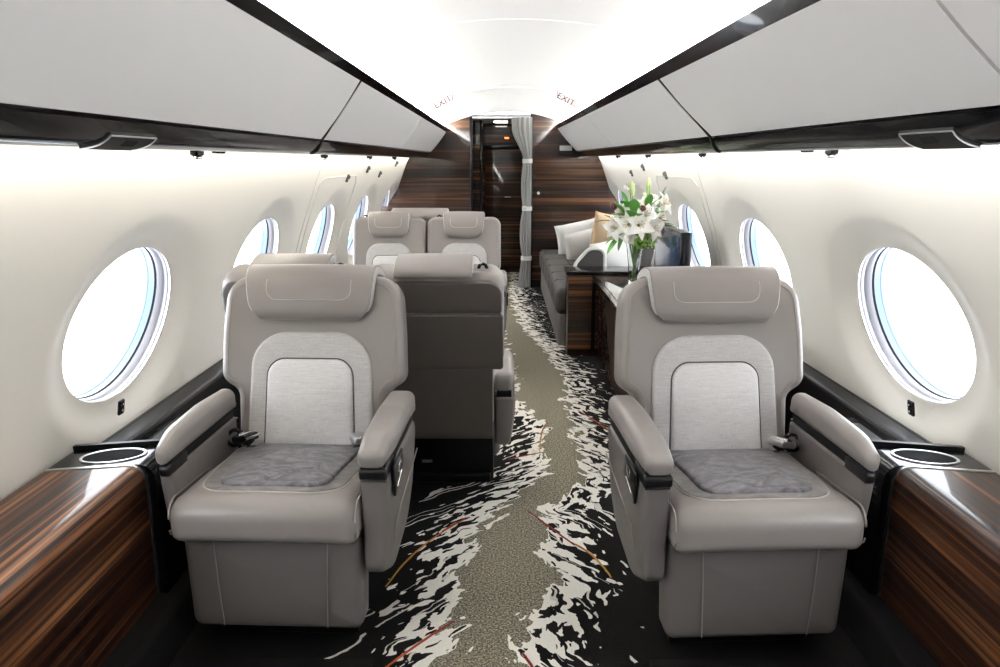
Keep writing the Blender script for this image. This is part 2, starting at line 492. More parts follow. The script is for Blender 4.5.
# ---- ceiling
def zc(x): return 1.868 - .25 * x * x if abs(x) < .74 else 1.868 - .25 * .5476 - .9 * (abs(x) - .74)
def zc2(x): return 1.860 - .31 * x * x if abs(x) < .70 else 1.860 - .31 * .49 - .9 * (abs(x) - .70)
CSEAM, CEND = 3.12, 5.75
xs = [-.86 + 1.72 * i / 60 for i in range(61)]
bm = B(); loft(bm, [[(x, y, zc(x)) for x in xs] for y in (Y0 - .05, CEND)], False, False)
struct('ceiling', bm, M['white'])
bm = B()
xs2 = [-.80 + 1.60 * i / 60 for i in range(61)]
loft(bm, [[(x, y, zc2(x)) for x in xs2] for y in (CEND - .006, 8.42)], False, False)
loft(bm, [[(x, CEND - .006, zc2(x)) for x in xs2], [(x, CEND, zc(x) + .02) for x in xs2]], False, False)
struct('ceiling_end', bm, M['white'])
bm = B(); loft(bm, [[(x, CSEAM - .012, zc(x) + .001) for x in xs[8:-8]], [(x, CSEAM - .005, zc(x) - .004) for x in xs[8:-8]], [(x, CSEAM + .002, zc(x) + .001) for x in xs[8:-8]]], False, False)
struct('trim_1', bm, M['white'])

# ---- top trims, valances, bins
YS = [Y0, 1., 2., 3.5, 5., CEND, 7., Y1]
tn = 1
BINS = {-1: [(Y0, 3.47), (3.50, 6.0), (6.006, 8.39)], 1: [(Y0, 1.49), (1.495, 3.50), (3.53, 6.0), (6.006, 8.39)]}
BLAB = {-1: ['long white overhead bin above the nearest oval window, beside cream wall', 'white overhead bin past the first black divider, above ivory wall', 'shortest-looking white overhead bin ending at the dark wood bulkhead, ivory wall side'],
        1: ['white overhead bin at the top corner nearest the eye, above the lily side', 'wide white overhead bin above the seat standing alone', 'white overhead bin above the vase of lilies', 'far white overhead bin above the sofa, touching the wood bulkhead']}
for s in (-1, 1):
    # trim with gutter behind it
    tn += 1; bm = B(); rings = []
    for Y in YS:
        tx, tz = rail('T', s, Y); ux, uz = rail('U', s, Y)
        rings.append([(s * tx, Y, tz - .004), (s * ux, Y, uz - .006), (s * (ux + .004), Y, uz), (s * (ux + .012), Y, uz), (s * (tx + .022), Y, tz + .004), (s * (tx + .11), Y, tz - .02), (s * (tx + .11), Y, tz - .026), (s * (tx + .024), Y, tz - .002)])
    loft(bm, rings); struct('trim_%d' % tn, bm, M['black'], ang=.5)
    # valance
    tn += 1; bm = B(); rings = []
    for Y in YS:
        bx, bz = rail('B', s, Y); vx, vz = rail('V', s, Y)
        mid = [(lerp(bx, vx, f), lerp(bz - .008, vz, f) - .010 * math.sin(PI * f)) for f in (0, .2, .4, .6, .8, 1.)]
        xo = Xw(vz + .016) * sx(s, Y) - .030
        top = [(vx + .012, vz - .004), (xo, vz + .012), (xo, vz + .020), (vx + .012, vz + .02), (bx + .02, bz + .008)]
        rings.append([(s * x, Y, z) for x, z in mid + top])
    loft(bm, rings); struct('trim_%d' % tn, bm, M['black'], ang=.5)
    # bins
    for (ya, yb), lab in zip(BINS[s], BLAB[s]):
        tx, tz = rail('T', s, (ya + yb) / 2); bx, bz = rail('B', s, (ya + yb) / 2)
        t = thing('overhead_bin', lab, 'overhead bin', (0, 0, 0), 0, 'white overhead bins')
        bm = B(); rings = []
        for y in (ya + .004, max(ya + .01, min(1., yb - .01)), max(ya + .02, min(2., yb - .008)), yb - .004):
            (tx, tz), (bx, bz) = rail('T', s, y), rail('B', s, y)
            n = Vector((bz - tz, -(bx - tx))).normalized()          # inboard normal in (x,z)
            if n.x > 0: n = -n
            f = [(lerp(tx, bx, k / 6) + n.x * .006 * math.sin(PI * k / 6), lerp(tz - .005, bz + .002, k / 6) + n.y * .006 * math.sin(PI * k / 6)) for k in range(7)]
            bk = [(x - n.x * .02, z - n.y * .02) for x, z in f[::-1]]
            rings.append([(s * x, y, z) for x, z in f + bk])
        loft(bm, rings); make('door', bm, M['binwhite'], t, ang=.5)
        bm = B(); rings = []
        for y in (ya + .008, max(ya + .02, min(2., yb - .012)), yb - .008):
            (tx, tz), (bx, bz) = rail('T', s, y), rail('B', s, y)
            rings.append([(s * (tx + .045), y, tz - .030), (s * (bx + .028), y, bz + .014), (s * (bx + .06), y, bz + .014), (s * (tx + .115), y, tz - .045)])
        loft(bm, rings); make('body', bm, M['blackm'], t, smooth=False)
    # black divider strip between the second and third bin, running on over the valance
    yd = (3.485 if s < 0 else 3.515); tn += 1; bm = B(); rings = []
    pts = []
    (tx, tz), (bx, bz), (vx, vz) = rail('T', s, yd), rail('B', s, yd), rail('V', s, yd)
    for f in (0, .5, 1.): pts.append((lerp(tx, bx, f), lerp(tz - .002, bz, f) ))
    for f in (.25, .5, .75, 1.): pts.append((lerp(bx, vx, f), lerp(bz - .008, vz, f) - .012 * math.sin(PI * f) - .002))
    tube_pts = [(s * (x + .004), yd, z) for x, z in pts]
    loft(bm, [[(p[0] + s * .004 - s * .006, yd - .015, p[2]), (p[0] - s * .008, yd - .008, p[2] - .003), (p[0] - s * .008, yd + .008, p[2] - .003), (p[0], yd + .015, p[2])] for p in tube_pts])
    struct('trim_%d' % tn, bm, M['blackm'])
    # light strips
    lab = 'cream side' if s < 0 else 'lily side'
    bm = B(); rings = []
    for Y in [Y0 + .1, 1., 2., 3.5, 5., CEND, 7., 8.36]:
        tx, tz = rail('U', s, Y); rings.append([(s * (tx + .034), Y, tz - .012), (s * (tx + .064), Y, tz - .002), (s * (tx + .064), Y, tz - .010), (s * (tx + .036), Y, tz - .018)])
    loft(bm, rings)
    tag(make('cove_light_strip', bm, M['led_cove'], smooth=False), 'glowing light strip hidden behind the black ceiling trim, ' + ('ivory wall side' if s < 0 else 'sofa side'), 'light strip', 'cove light strips')
    bm = B(); rings = []
    for Y in [Y0 + .1, 1., 2., 3.5, 5., 7., 8.36]:
        vx, vz = rail('V', s, Y); g = Xw(vz + .015) * sx(s, Y) - vx
        a = vx + g - .062; b = vx + g - .036
        xo = vx + g - .030; zu = lambda x: vz - .004 + .016 * (x - vx - .012) / (xo - vx - .012)
        rings.append([(s * a, Y, zu(a) - .006), (s * b, Y, zu(b) - .006), (s * b, Y, zu(b) - .001), (s * a, Y, zu(a) - .001)])
    loft(bm, rings)
    tag(make('wall_light_strip', bm, M['led_warm' if s < 0 else 'led'], smooth=False), 'thin light strip under the black valance washing the ' + ('ivory wall by the paired seats' if s < 0 else 'wall behind sofa and screen'), 'light strip', 'wall wash strips')
    # service panel in the valance
    t = thing('service_panel', 'black service panel set in the glossy valance above the ' + ('ivory wall, nearest oval window' if s < 0 else 'wall on the sofa side'), 'service panel', (0, 0, 0), 0, 'service panels')
    ya, yb = (1.66, 1.875) if s < 0 else (1.735, 1.955)
    def vp(Y, f, up):
        (bx, bz), (vx, vz) = rail('B', s, Y), rail('V', s, Y)
        return (s * lerp(bx, vx, f), Y, lerp(bz - .008, vz, f) - .010 * math.sin(PI * f) - up)
    def slab(y0, y1, f0, f1, skew, lo, hi):
        bm = B(); rings = []
        for k in range(7):
            f = lerp(f0, f1, k / 6); sk = skew * (k / 6) ** 1.5
            rings.append([vp(y0 - sk, f, lo), vp(y1 - sk, f, lo), vp(y1 - sk, f, hi), vp(y0 - sk, f, hi)])
        loft(bm, rings); return bm
    make('panel', slab(ya, yb, .28, 1.03, .06, -.004, .008), M['blackm'], t)
    bm = slab(ya + .08, yb - .08, .40, .62, .01, .0075, .010); make('recess', bm, M['rubber'], t)
    bm = B(); c = [vp(ya, .28, .008), vp(yb, .28, .008)]; tube(bm, c, .0022, 6); tube(bm, [vp(yb - .06 * (k / 6) ** 1.5, lerp(.28, 1.0, k / 6), .008) for k in range(7)], .0022, 6)
    tube(bm, [vp(ya - .06 * (k / 6) ** 1.5, lerp(.28, 1.0, k / 6), .008) for k in range(7)], .0022, 6)
    make('edge', bm, M['steel'], t)
    # reading lights and air outlets
    names = {2.37: 'round knob', 2.55: 'flat disc', 4.03: 'round knob', 5.36: 'round knob', 6.55: 'round knob'}
    side_txt = 'ivory wall side' if s < 0 else 'sofa wall side'
    rank = {2.37: 'beside the service panel', 2.55: 'flat one next in line', 4.03: 'just past the black bin divider', 5.36: 'above the middle windows', 6.55: 'last before the wood bulkhead'}
    for Yr in names:
        rk = rank[Yr]; big = Yr != 2.55; Yr = Yr * (1.07 if s > 0 and Yr < 3 else 1.)
        vx, vz = rail('V', s, Yr)
        t = thing('reading_light', 'small black reading light under valance, %s, %s' % (rk, side_txt), 'reading light', (s * (vx + .065), Yr, vz + .0035), 0, 'reading lights')
        bm = B(); lathe(bm, [(.030, .004), (.031, 0), (.026, -.004), (.0, -.005)], 20); make('plate', bm, M['blackm'], t)
        if big:
            bm = B(); lathe(bm, [(.018, -.004), (.021, -.008), (.020, -.018), (.013, -.022), (.013, -.030), (.0, -.031)], 20); make('nozzle', bm, M['black'], t)
            bm = B(); lathe(bm, [(.0137, -.0235), (.0145, -.026), (.0137, -.0285)], 20, cap=False); make('ring', bm, M['chrome'], t)
        else:
            bm = B(); lathe(bm, [(.022, -.004), (.022, -.011), (.018, -.013), (.0, -.013)], 20); make('nozzle', bm, M['black'], t)

# ---- small wall fittings
def wallbasis(s, Y, z, d=0.):
    o = Vector(wallp(s, Y, z, d)); up = (Vector(wallp(s, Y, z + .02)) - Vector(wallp(s, Y, z - .02))).normalized()
    fw = Vector((0, 1, 0)) if s < 0 else Vector((0, -1, 0))      # w = u x v points inboard
    u = -fw if s < 0 else -fw
    u = Vector((0, -1, 0)) if s > 0 else Vector((0, 1, 0))
    w = u.cross(up)
    if w.x * s > 0: u = -u
    return basis(o, u, up)
for s, lst in ((-1, [(5.38, 1.233), (6.08, 1.288), (6.76, 1.242), (7.57, 1.33)]), (1, [(5.37, 1.253), (6.09, 1.303), (6.70, 1.251)])):
    ords = ['nearest', 'second', 'third', 'farthest']
    for k, (Y, z) in enumerate(lst):
        bm = B(); X = wallbasis(s, Y, z)
        pad(bm, rrect(-.022, -.028, .022, .028, .008, 3), .014, .003, 0, X, cap=1, w0=-.002)
        box(bm, -.012, .0, .012, .012, .02, .02, 0, X)
        tag(make('wall_latch', bm, M['greyline']), 'small dark grey latch plate high on the %s, %s of its row' % ('ivory wall' if s < 0 else 'wall above the lilies', ords[k]), 'latch', 'wall latches')
for s in (-1, 1):
    t = thing('switch_plate', 'small black two-button switch plate under the nearest window, ' + ('ivory wall side' if s < 0 else 'wall on the sofa side'), 'switch', wallp(s, 2.46, .534), 0, 'window switches')
    X = wallbasis(s, 2.46, .534); X.translation = (0, 0, 0)
    bm = B(); pad(bm, rrect(-.018, -.026, .018, .026, .006, 4), .008, .003, 0, X, cap=1, w0=-.001); make('plate', bm, M['blackm'], t)
    for dz in (-.011, .012):
        bm = B(); pad(bm, rrect(-.012, dz - .009, .012, dz + .009, .004, 4), .004, .002, 0, X, cap=1, w0=.006); b = make('button', bm, M['black'], t)
        bm = B(); pad(bm, rrect(-.003, dz - .003, .003, dz + .003, .002, 3), .0015, .0005, 0, X, cap=1, w0=.0095); make('mark', bm, M['white'], b)
# panel joints of the escape hatch
for s, yc in ((-1, 5.16), (1, 5.16)):
    tn += 1; bm = B()
    pts = [wallp(s, yc - .56, z, -.0005) for z in [.55 + .05 * k for k in range(14)]] + [wallp(s, yc - .48 + .1 * k, 1.245, -.0005) for k in range(11)] + [wallp(s, yc + .60, z, -.0005) for z in [1.2 - .05 * k for k in range(14)]]
    tube(bm, pts, .0035, 6)
    tube(bm, [wallp(s, yc - .66, z, -.0005) for z in [.55 + .05 * k for k in range(17)]], .003, 6)
    struct('trim_%d' % tn, bm, M['panelseam'])

# ---- bulkhead at the far end
def arch_panel(x0, x1, ya, yb, top, n=24, zb=0.):
    bm = B(); xs_ = [lerp(x0, x1, k / n) for k in range(n + 1)]
    loft(bm, [[(x, y, zb) for x in xs_] + [(x, y, top(x)) for x in xs_[::-1]] for y in (ya, yb)])
    return bm
OL, OR = -.395, .262
tz_ = lambda x: 1.90 - .30 * x * x
b1 = struct('wall_back', arch_panel(-1.40, OL, 8.40, 8.46, lambda x: 1.9 - .2 * abs(x)), M['wood_bulk'], smooth=False)
b2 = struct('wall_back_door_side', arch_panel(OR, 1.40, 8.40, 8.46, lambda x: 1.9 - .2 * abs(x)), M['wood_bulk'], smooth=False)
for x0, x1 in ((OL - .004, OL + .028), (OR - .02, OR + .012)):
    tn += 1; bm = B(); box(bm, x0, 8.385, 0., x1, 8.50, 1.86, .004); struct('trim_%d' % tn, bm, M['black'])
# corridor beyond
bm = B(); box(bm, -.48, 8.46, 0, -.44, 9.72, 1.9); struct('wall_corridor_left', bm, M['wood_door'], smooth=False)
bm = B(); box(bm, .40, 8.46, 0, .44, 9.72, 1.9); struct('wall_corridor_right', bm, M['wood_door'], smooth=False)
bm = B(); box(bm, -.5, 8.47, 1.80, .5, 9.7, 1.84); struct('ceiling_corridor', bm, M['white'], smooth=False)
bm = B(); box(bm, -.44, 9.60, 0, .40, 9.66, 1.80); struct('wall_corridor_end', bm, M['wood_door'], smooth=False)
bm = B(); box(bm, -.44, 8.90, 0, -.30, 8.94, 1.80); struct('wall_corridor_return', bm, M['wood_door'], smooth=False)
tn += 1; bm = B(); box(bm, -.305, 8.87, 0, -.275, 8.96, 1.80, .004); struct('trim_%d' % tn, bm, M['black'])
bm = B(); box(bm, -.26, 9.57, .01, .36, 9.60, 1.50, .003); dr = struct('door_1', bm, M['wood_door'])
tn += 1; bm = B(); box(bm, -.27, 9.54, 1.50, .40, 9.60, 1.545, .004); struct('trim_%d' % tn, bm, M['black'])
bm = B(); tube(bm, [(-.02, 9.57, .93), (-.02, 9.53, .93), (.05, 9.53, .93)], .008, 8); struct('door_handle', bm, M['chrome'], parent=dr)
t = thing('ceiling_light', 'small bright twin downlight in the corridor ceiling beyond the curtain', 'ceiling light', (-.07, 9.05, 1.80))
bm = B(); box(bm, -.09, -.13, -.008, .09, .13, 0., .004); make('frame', bm, M['white'], t)
for dy in (-.06, .06):
    bm = B(); box(bm, -.075, dy - .045, -.012, .075, dy + .045, -.006, .003); make('lens', bm, M['lamp'], t)
t = thing('exit_lamp', 'tiny glowing red sign on lit wood above the corridor door', 'sign', (.0, 9.595, 1.63))
bm = B(); box(bm, -.035, -.012, -.018, .035, .0, .018, .003); make('housing', bm, M['black'], t)
bm = B(); box(bm, -.026, -.016, -.010, .026, -.011, .010, .002); make('face', bm, M['redlamp'], t)

# placards on the bulkhead
t = thing('placard', 'small silver placard on the dark wood bulkhead by the sofa', 'placard', (.62, 8.40, 1.475))
bm = B(); box(bm, -.075, -.006, -.05, .075, 0, .05, .004); make('plate', bm, M['blackm'], t)
bm = B(); box(bm, -.065, -.009, -.012, .065, -.005, .04, .002); make('face', bm, M['steel'], t)
t = thing('wall_switch', 'round black call switch on the wood bulkhead beside the curtain', 'switch', (.335, 8.40, 1.02))
X = basis((0, 0, 0), (1, 0, 0), (0, 0, 1))
bm = B(); pad(bm, rrect(-.03, -.035, .03, .035, .008), .008, .003, 0, X, cap=1); make('plate', bm, M['blackm'], t)
bm = B(); lathe(bm, [(.016, .008), (.016, .011), (.010, .012), (.0, .012)], 20, X=X); make('button', bm, M['steel'], t)

# unseen wall closing the cabin behind the eye, dark and close to cut light
bm = B(); box(bm, -1.4, Y0 - .08, -.05, 1.4, Y0 - .03, 1.98); struct('wall_dark_unseen', bm, M['wood_bulk'], smooth=False)

# ---- curtain tied in three places
t = thing('curtain', 'pale grey pleated curtain tied back in the bulkhead opening', 'curtain', (0, 0, 0))
def cur(z):      # centre x and half width
    xr = .255
    if z > 1.36:
        f = min(1, (z - 1.36) / .34); f = f * f * (3 - 2 * f); hw = lerp(.042, .102, f)
    elif z > .85: hw = .042 + .010 * math.sin(PI * (z - .85) / .51)
    elif z > .33: hw = .044 + .014 * math.sin(PI * (z - .33) / .52)
    else: hw = .048 + .022 * (1 - z / .33)
    return xr - hw, hw
bm = B(); rings = []
nz = 60; NP = 120
for i in range(nz + 1):
    z = lerp(.015, 1.80, i / nz); cx, hw = cur(z); ring = []
    for k in range(NP):
        a = 2 * PI * k / NP; fold = 1 + .22 * math.sin(13 * a + 1.2 * math.sin(3 * a)) * (1 if hw > .05 else .7)
        ring.append((cx + hw * math.cos(a) * (1 + .06 * math.sin(13 * a)), 8.325 + .045 * fold * math.sin(a), z))
    rings.append(ring)
loft(bm, rings); make('cloth', bm, M['curtain'], t)
for z in (1.355, .86, .33):
    bm = B(); cx, hw = cur(z); ring = []
    pts = [(cx + (hw + .010) * math.cos(2 * PI * k / 40), 8.325 + .062 * math.sin(2 * PI * k / 40)) for k in range(40)]
    loft(bm, [[(x, y, z - .022) for x, y in pts], [(x * 1, y, z - .018) for x, y in pts], [(x, y, z + .018) for x, y in pts], [(x, y, z + .022) for x, y in pts]])
    make('tie_band', bm, M['pillow_grey'], t)
bm = B(); tube(bm, [(OL + .03, 8.33, 1.815), (OR - .02, 8.33, 1.815)], .009, 8); make('rail', bm, M['steel'], t)

# ---- EXIT markings on the ceiling
for s in (-1, 1):
    xm = -.475 if s < 0 else .412; Ym = 5.70
    u = Vector((.89, 0, .455 * -s)).normalized(); v = Vector((-.30 * -s, -.62, .72)); v = (v - u * v.dot(u)).normalized(); o = Vector((xm, Ym, zc(xm) - .042))
    t = thing('exit_sign', 'red EXIT lettering on the white ceiling, ' + ('ivory wall side' if s < 0 else 'sofa side'), 'sign', o, 0, 'ceiling exit signs')
    X = basis((0, 0, 0), u, v)
    bm = B(); pad(bm, rrect(-.095, -.042, .095, .042, .015, 4), .004, .001, 0, X, cap=1); make('plate', bm, M['white'], t)
    cu = bpy.data.curves.new('exit_text', 'FONT'); cu.body = 'EXIT'; cu.size = .066; cu.align_x = 'CENTER'; cu.align_y = 'CENTER'; cu.extrude = .0008
    tmp = bpy.data.objects.new('lettering_curve', cu); COL.objects.link(tmp); bpy.context.view_layer.update()
    me_ = bpy.data.meshes.new_from_object(tmp.evaluated_get(bpy.context.evaluated_depsgraph_get())); bpy.data.objects.remove(tmp)
    me_.materials.clear(); me_.materials.append(M['red']); to = bpy.data.objects.new('lettering', me_); COL.objects.link(to); to.parent = t
    to.matrix_local = X @ Matrix.Translation((-.005, -.012, .005))
    bm = B(); k = -s
    pts = [(-.10 * k, .036, .004), (.075 * k, .036, .004), (.095 * k, .046, .004), (.088 * k, .015, .004), (.06 * k, -.035, .004)]
    tube(bm, pts, .0022, 6, X=X); make('outline', bm, M['greyline'], t)

# ------------------------------------------------------------------ side ledges and near cabinets
for s in (-1, 1):
    who = 'ivory wall side' if s < 0 else 'sofa wall side'
    # macassar cabinet running towards the eye
    t = thing('side_cabinet', 'glossy striped dark wood side cabinet under the nearest window, ' + who, 'cabinet', (0, 0, 0), 0, 'striped wood side cabinets')
    yE = 2.005
    bm = B()
    def cab_prof(Y, e=0., q=1.035):
        return [(s * a, Y, b) for a, b in fillet([(1.315, 0.12, 0), (1.315, .497 + e, .0), (q - e, .517 + e, .050), (q - e, .12, 0)], 10)]
    loft(bm, [cab_prof(Y) for Y in (Y0 + .02, .6, 1.3, yE - .012)]); make('body', bm, M['wood_side'], t, ang=.6)
    bm = B(); loft(bm, [cab_prof(Y, .003) for Y in (yE - .012, yE)]); make('edge_trim', bm, M['steel'], t, ang=.6)
    bm = B(); loft(bm, [cab_prof(Y, .001, 1.012) for Y in (yE, yE + .16)]); make('end_block', bm, M['black'], t, ang=.6)
    # arched black hood rim
    bm = B(); pr = fillet([(1.322, .12, 0), (1.322, .510, 0), (.988, .534, .060), (.988, .12, 0)], 10)
    pin = fillet([(1.322, .12, 0), (1.322, .495, 0), (1.002, .519, .050), (1.002, .12, 0)], 10)
    pr = pr[1:]; pin = pin[1:]
    for Ya, Yb in ((yE + .150, yE + .166),):
        loft(bm, [[(s * a, Ya, b) for a, b in pr], [(s * a, Yb, b) for a, b in pr], [(s * a, Yb, b) for a, b in pin], [(s * a, Ya, b) for a, b in pin], [(s * a, Ya, b) for a, b in pr]], False, False)
    make('hood_rim', bm, M['blackm'], t)
    # cup holder let into the end block
    cxh, cyh, czh = s * 1.165, yE + .078, .508
    X = basis((cxh, cyh, czh), (1, 0, -s * .07), (0, 1, 0))
    bm = B(); n = 40; E = lambda a, b, w: [(a * math.cos(2 * PI * k / n), b * math.sin(2 * PI * k / n), w) for k in range(n)]
    loft(bm, [E(.096, .058, -.006), E(.096, .058, .003), E(.094, .056, .004), E(.088, .050, .003), E(.086, .048, -.02)], True, False, X); ch = make('cup_holder', bm, M['steel'], t)
    bm = B(); loft(bm, [E(.087, .049, .0015), E(.05, .02, .0015)], True, True, X); make('well_shade', bm, M['rubber'], ch)  # flat black disc painted as the shaded depth of the holder
    # long black ledge behind
    t = thing('side_ledge', 'long black ledge with padded rail along the ' + who, 'ledge', (0, 0, 0), 0, 'black side ledges')
    yb0, yb1 = yE + .175, 5.2 if s > 0 else 8.3
    ynar = 2.66
    ys_ = [yb0 + k * (8.3 - yb0) / 12 for k in range(13)]
    bm = B(); loft(bm, [[(s * (a * sx(s, Y)), Y, b) for a, b in fillet([(1.333, .36, 0), (1.333, .462, .010), (1.245, .458, .02), (1.245, .36, 0)], 5)] for Y in ys_]); make('rail', bm, M['blackl'], t)
    bm = B()
    for off in (.012, .085): tube(bm, [(s * ((1.326 - off) * sx(s, Y)), Y, .4625 - off * .045) for Y in ys_], .0016, 5)
    make('rail_stitch', bm, M['blackm'], t)
    bm = B(); loft(bm, [[(s * a * sx(s, Y), Y, b) for a, b in fillet([(1.242, .12, 0), (1.242, .432, .0), (1.000, .432, .02), (1.000, .12, 0)], 5)] for Y in (yb0, ynar)]); make('tray', bm, M['black'], t)
    bm = B(); box(bm, s * 1.03 if s > 0 else s * 1.21, yb0 + .20, .431, s * 1.21 if s > 0 else s * 1.03, ynar - .08, .440, .004); make('lid', bm, M['blackl'], t)
    if True:
        bm = B(); loft(bm, [[(s * a * sx(s, Y), Y, b) for a, b in [(1.31, .12), (1.31, .358), (1.25, .358), (1.25, .12)]] for Y in (ynar + .01, 8.3)]); make('side_panel', bm, M['blackm'], t, smooth=False)
    # carpeted kerb at the floor
    bm = B(); loft(bm, [[(s * a, Y, b) for a, b in fillet([(1.28, 0, 0), (1.28, .118, 0), (.965, .118, .03), (.95, 0, 0)], 5)] for Y in (Y0 + .02, 2.9)])
    struct('baseboard_' + ('left' if s < 0 else 'right'), bm, M['plush'])

for s, xc in ((-1, -.645), (1, .625)):
    bm = B(); box(bm, xc - .27, 1.30, .0005, xc + .25, 1.86, .012, .005)
    tag(make('floor_mat', bm, M['plush']), 'black plush floor mat in front of the single seat on the ' + ('ivory wall side' if s < 0 else 'sofa side'), 'floor mat', 'black floor mats')

# ------------------------------------------------------------------ seats
def seat(label, loc, rz, single=True, drop=0., arms=(-1, 1), belts=(-1, 1), group='taupe leather cabin seats', detail=True):
    t = thing('cabin_seat', label, 'seat', loc, rz, group)
    bw = .292 if single else .245            # backrest half width
    cw = .248 if single else .236            # cushion half width
    hwid = .200 if single else .134
    tau = .215; c, sn = math.cos(tau), math.sin(tau)
    XB = basis((0, .455, .40), (1, 0, 0), (0, sn, c))     # u across, v up the back, w towards the sitter
    H = .600
    # pedestal
    bm = B(); box(bm, -.20, .16, .0, .20, .25, .26, .01); pe = make('pedestal', bm, M['blackm'], t)
    bm = B(); box(bm, .06, .249, .085, .105, .254, .097, .001); make('label_plate', bm, M['steel'], pe)
    bm = B(); box(bm, -.19, .17, .0005, .19, .27, .04, .008); make('floor_track_cover', bm, M['blackm'], t)
    # leg rest
    bm = B(); Xf = basis((0, .165, 0), (1, 0, 0), (0, 0, 1))
    pad(bm, fillet([(-cw * .955, .075, .03), (cw * .955, .075, .03), (cw * 1.0, .368, .02), (-cw * 1.0, .368, .02)], 6), .100, .024, .012, Xf); lr = make('leg_rest', bm, M['leather_shaded'], t)
    for sx_ in (-1, 1):
        bm = B(); tube(bm, [(sx_ * (.155 - .012 * (1 - k / 8)) * cw / .248, .3 - .236 - .012 * (.45 + .5 * math.sin(PI * (k + 1) / 10)), lerp(.09, .36, k / 8)) for k in range(9)], .0016, 5)
        make('stitching', bm, M['piping'], lr)
    # seat cushion: side profile spread across the seat
    Xc = Matrix(((0, 0, 1, -cw), (1, 0, 0, 0), (0, 1, 0, 0), (0, 0, 0, 1)))
    prof = fillet([(-.02, .368, .03), (.47, .35, .02), (.47, .455, .03), (.22, .478, .2), (-.02, .488, .065)], 8)
    def cb(u, v, w):
        f = (w - cw) / cw                          # -1..1 across
        return (u + .014 * f * f * max(0, 1 - u / .2), v - .010 * f ** 4 + .004 * (1 - f * f), w)
    bm = B()
    P = densify(prof, .025)
    if area2(P) < 0: P = P[::-1]
    rings = []
    NX = 18; rr = .035
    def ringat(w, ins): return [cb(q[0], q[1], w) for q in (offset(P, ins) if ins > 0 else P)]
    for k in range(5): a = PI / 2 * k / 4; rings.append(ringat(rr * (1 - math.cos(a)), rr * (1 - math.sin(a))))
    for k in range(1, NX): rings.append(ringat(lerp(rr, 2 * cw - rr, k / NX), 0))
    for k in range(5): a = PI / 2 * k / 4; rings.append(ringat(2 * cw - rr + rr * math.sin(a), rr * (1 - math.cos(a))))
    loft(bm, rings, True, True, Xc); cu = make('seat_cushion', bm, M['leather'], t)
    for f in (-1, 1):
        bm = B(); tube(bm, [(f * (cw - .004), q[0] + .012, q[1]) for q in offset(P, .012) if q[1] > .38 and q[0] < .3], .0022, 6)
        make('piping', bm, M['piping'], cu)
    # velvet inset of the cushion
    zt = lambda x, y: .478 + .004 * (1 - (x / cw) ** 2) - .010 * (x / cw) ** 4 + (.010 * (.22 - y) / .24 if y < .22 else -.023 * (y - .22) / .25)
    k = cw / .248
    bd = lambda u, v, w: (u, v, zt(u, v) + w - .0075)
    bm = B(); pad(bm, fillet([(-.188 * k, .050, .09), (.188 * k, .050, .09), (.226 * k, .462, .02), (-.226 * k, .462, .02)], 8), .012, .004, 0., bend=bd, cap=8); make('seat_inset', bm, M['velvet_side'], cu)
    bm = B(); pad(bm, fillet([(-.150 * k, .080, .055), (.150 * k, .080, .055), (.176 * k, .460, .015), (-.166 * k, .460, .015)], 8), .022, .010, .008, bend=bd, cap=8); make('seat_pad', bm, M['velvet'], cu)
    bm = B(); o = densify(offset(fillet([(-.188 * k, .050, .09), (.188 * k, .050, .09), (.226 * k, .462, .02), (-.226 * k, .462, .02)], 8), -.002), .02)
    tube(bm, [(q[0], q[1], zt(*q) + .001) for q in o], .0024, 6, True); make('inset_piping', bm, M['stitch'], cu)
    # backrest
    if single:
        half = [(.232, -.03, .03), (.238, .232, .04), (bw, .268, .05), (bw * .985, .42, .3), (bw * .94, H, .085)]
    else:
        half = [(.205, -.03, .03), (.205, .225, .03), (bw, .262, .04), (bw, H, .06)]
    out = fillet([(x, y, r) for x, y, r in half] + [(-x, y, r) for x, y, r in half[::-1]], 8)
    def bb(u, v, w):
        wing = .014 * max(0, (abs(u) - .17) / .11) ** 2 if single else .012 * max(0, (abs(u) - .15) / .1) ** 2
        wing *= max(0, min(1, (v - .12) / .25)) * max(0, min(1, (H + .05 - v) / .2))
        f = (w + .13) / .13
        return (u, v, w + wing * f - .012 * max(0, v - .45) / .15 * 0)
    bm = B(); pad(bm, out, .135, .030, .004, XB, w0=-.135, bend=bb, cap=9, rb=.04); br = make('backrest', bm, M['leather'], t)
    bm = B(); o2 = densify(offset(out if area2(out) > 0 else out[::-1], .024), .02); tube(bm, [bb(q[0], q[1], -.0012) for q in o2], .0022, 6, True, XB); make('piping', bm, M['piping'], br)
    k = 1. if single else .80
    arch = fillet([(-.200 * k, .03, .01), (.200 * k, .03, .01), (.186 * k, .420, .115 * k), (-.186 * k, .420, .115 * k)], 12)
    bm = B(); pad(bm, arch, .026, .013, .0, XB, w0=-.008, rb=0); make('lumbar_surround', bm, M['silver'], br)
    inner = fillet([(-.142 * k, .03, .01), (.142 * k, .03, .01), (.132 * k, .335, .055 * k), (-.132 * k, .335, .055 * k)], 10)
    bm = B(); pad(bm, inner, .028, .016, .016, XB, w0=.006, rb=0, cap=8); make('lumbar_pad', bm, M['silver_pad'], br)
    bm = B(); tube(bm, [(q[0], q[1], .0185) for q in densify(offset(inner, -.002), .02)], .0022, 6, True, XB); make('lumbar_groove', bm, M['seam'], br)
    bm = B(); tube(bm, [(q[0], q[1], .001) for q in densify(offset(arch, -.002), .02)], .003, 6, True, XB); make('surround_piping', bm, M['piping'], br)
    # rear shell
    bm = B(); XR = basis(XB @ Vector((0, 0, -.135)), (-1, 0, 0), (0, sn, c))
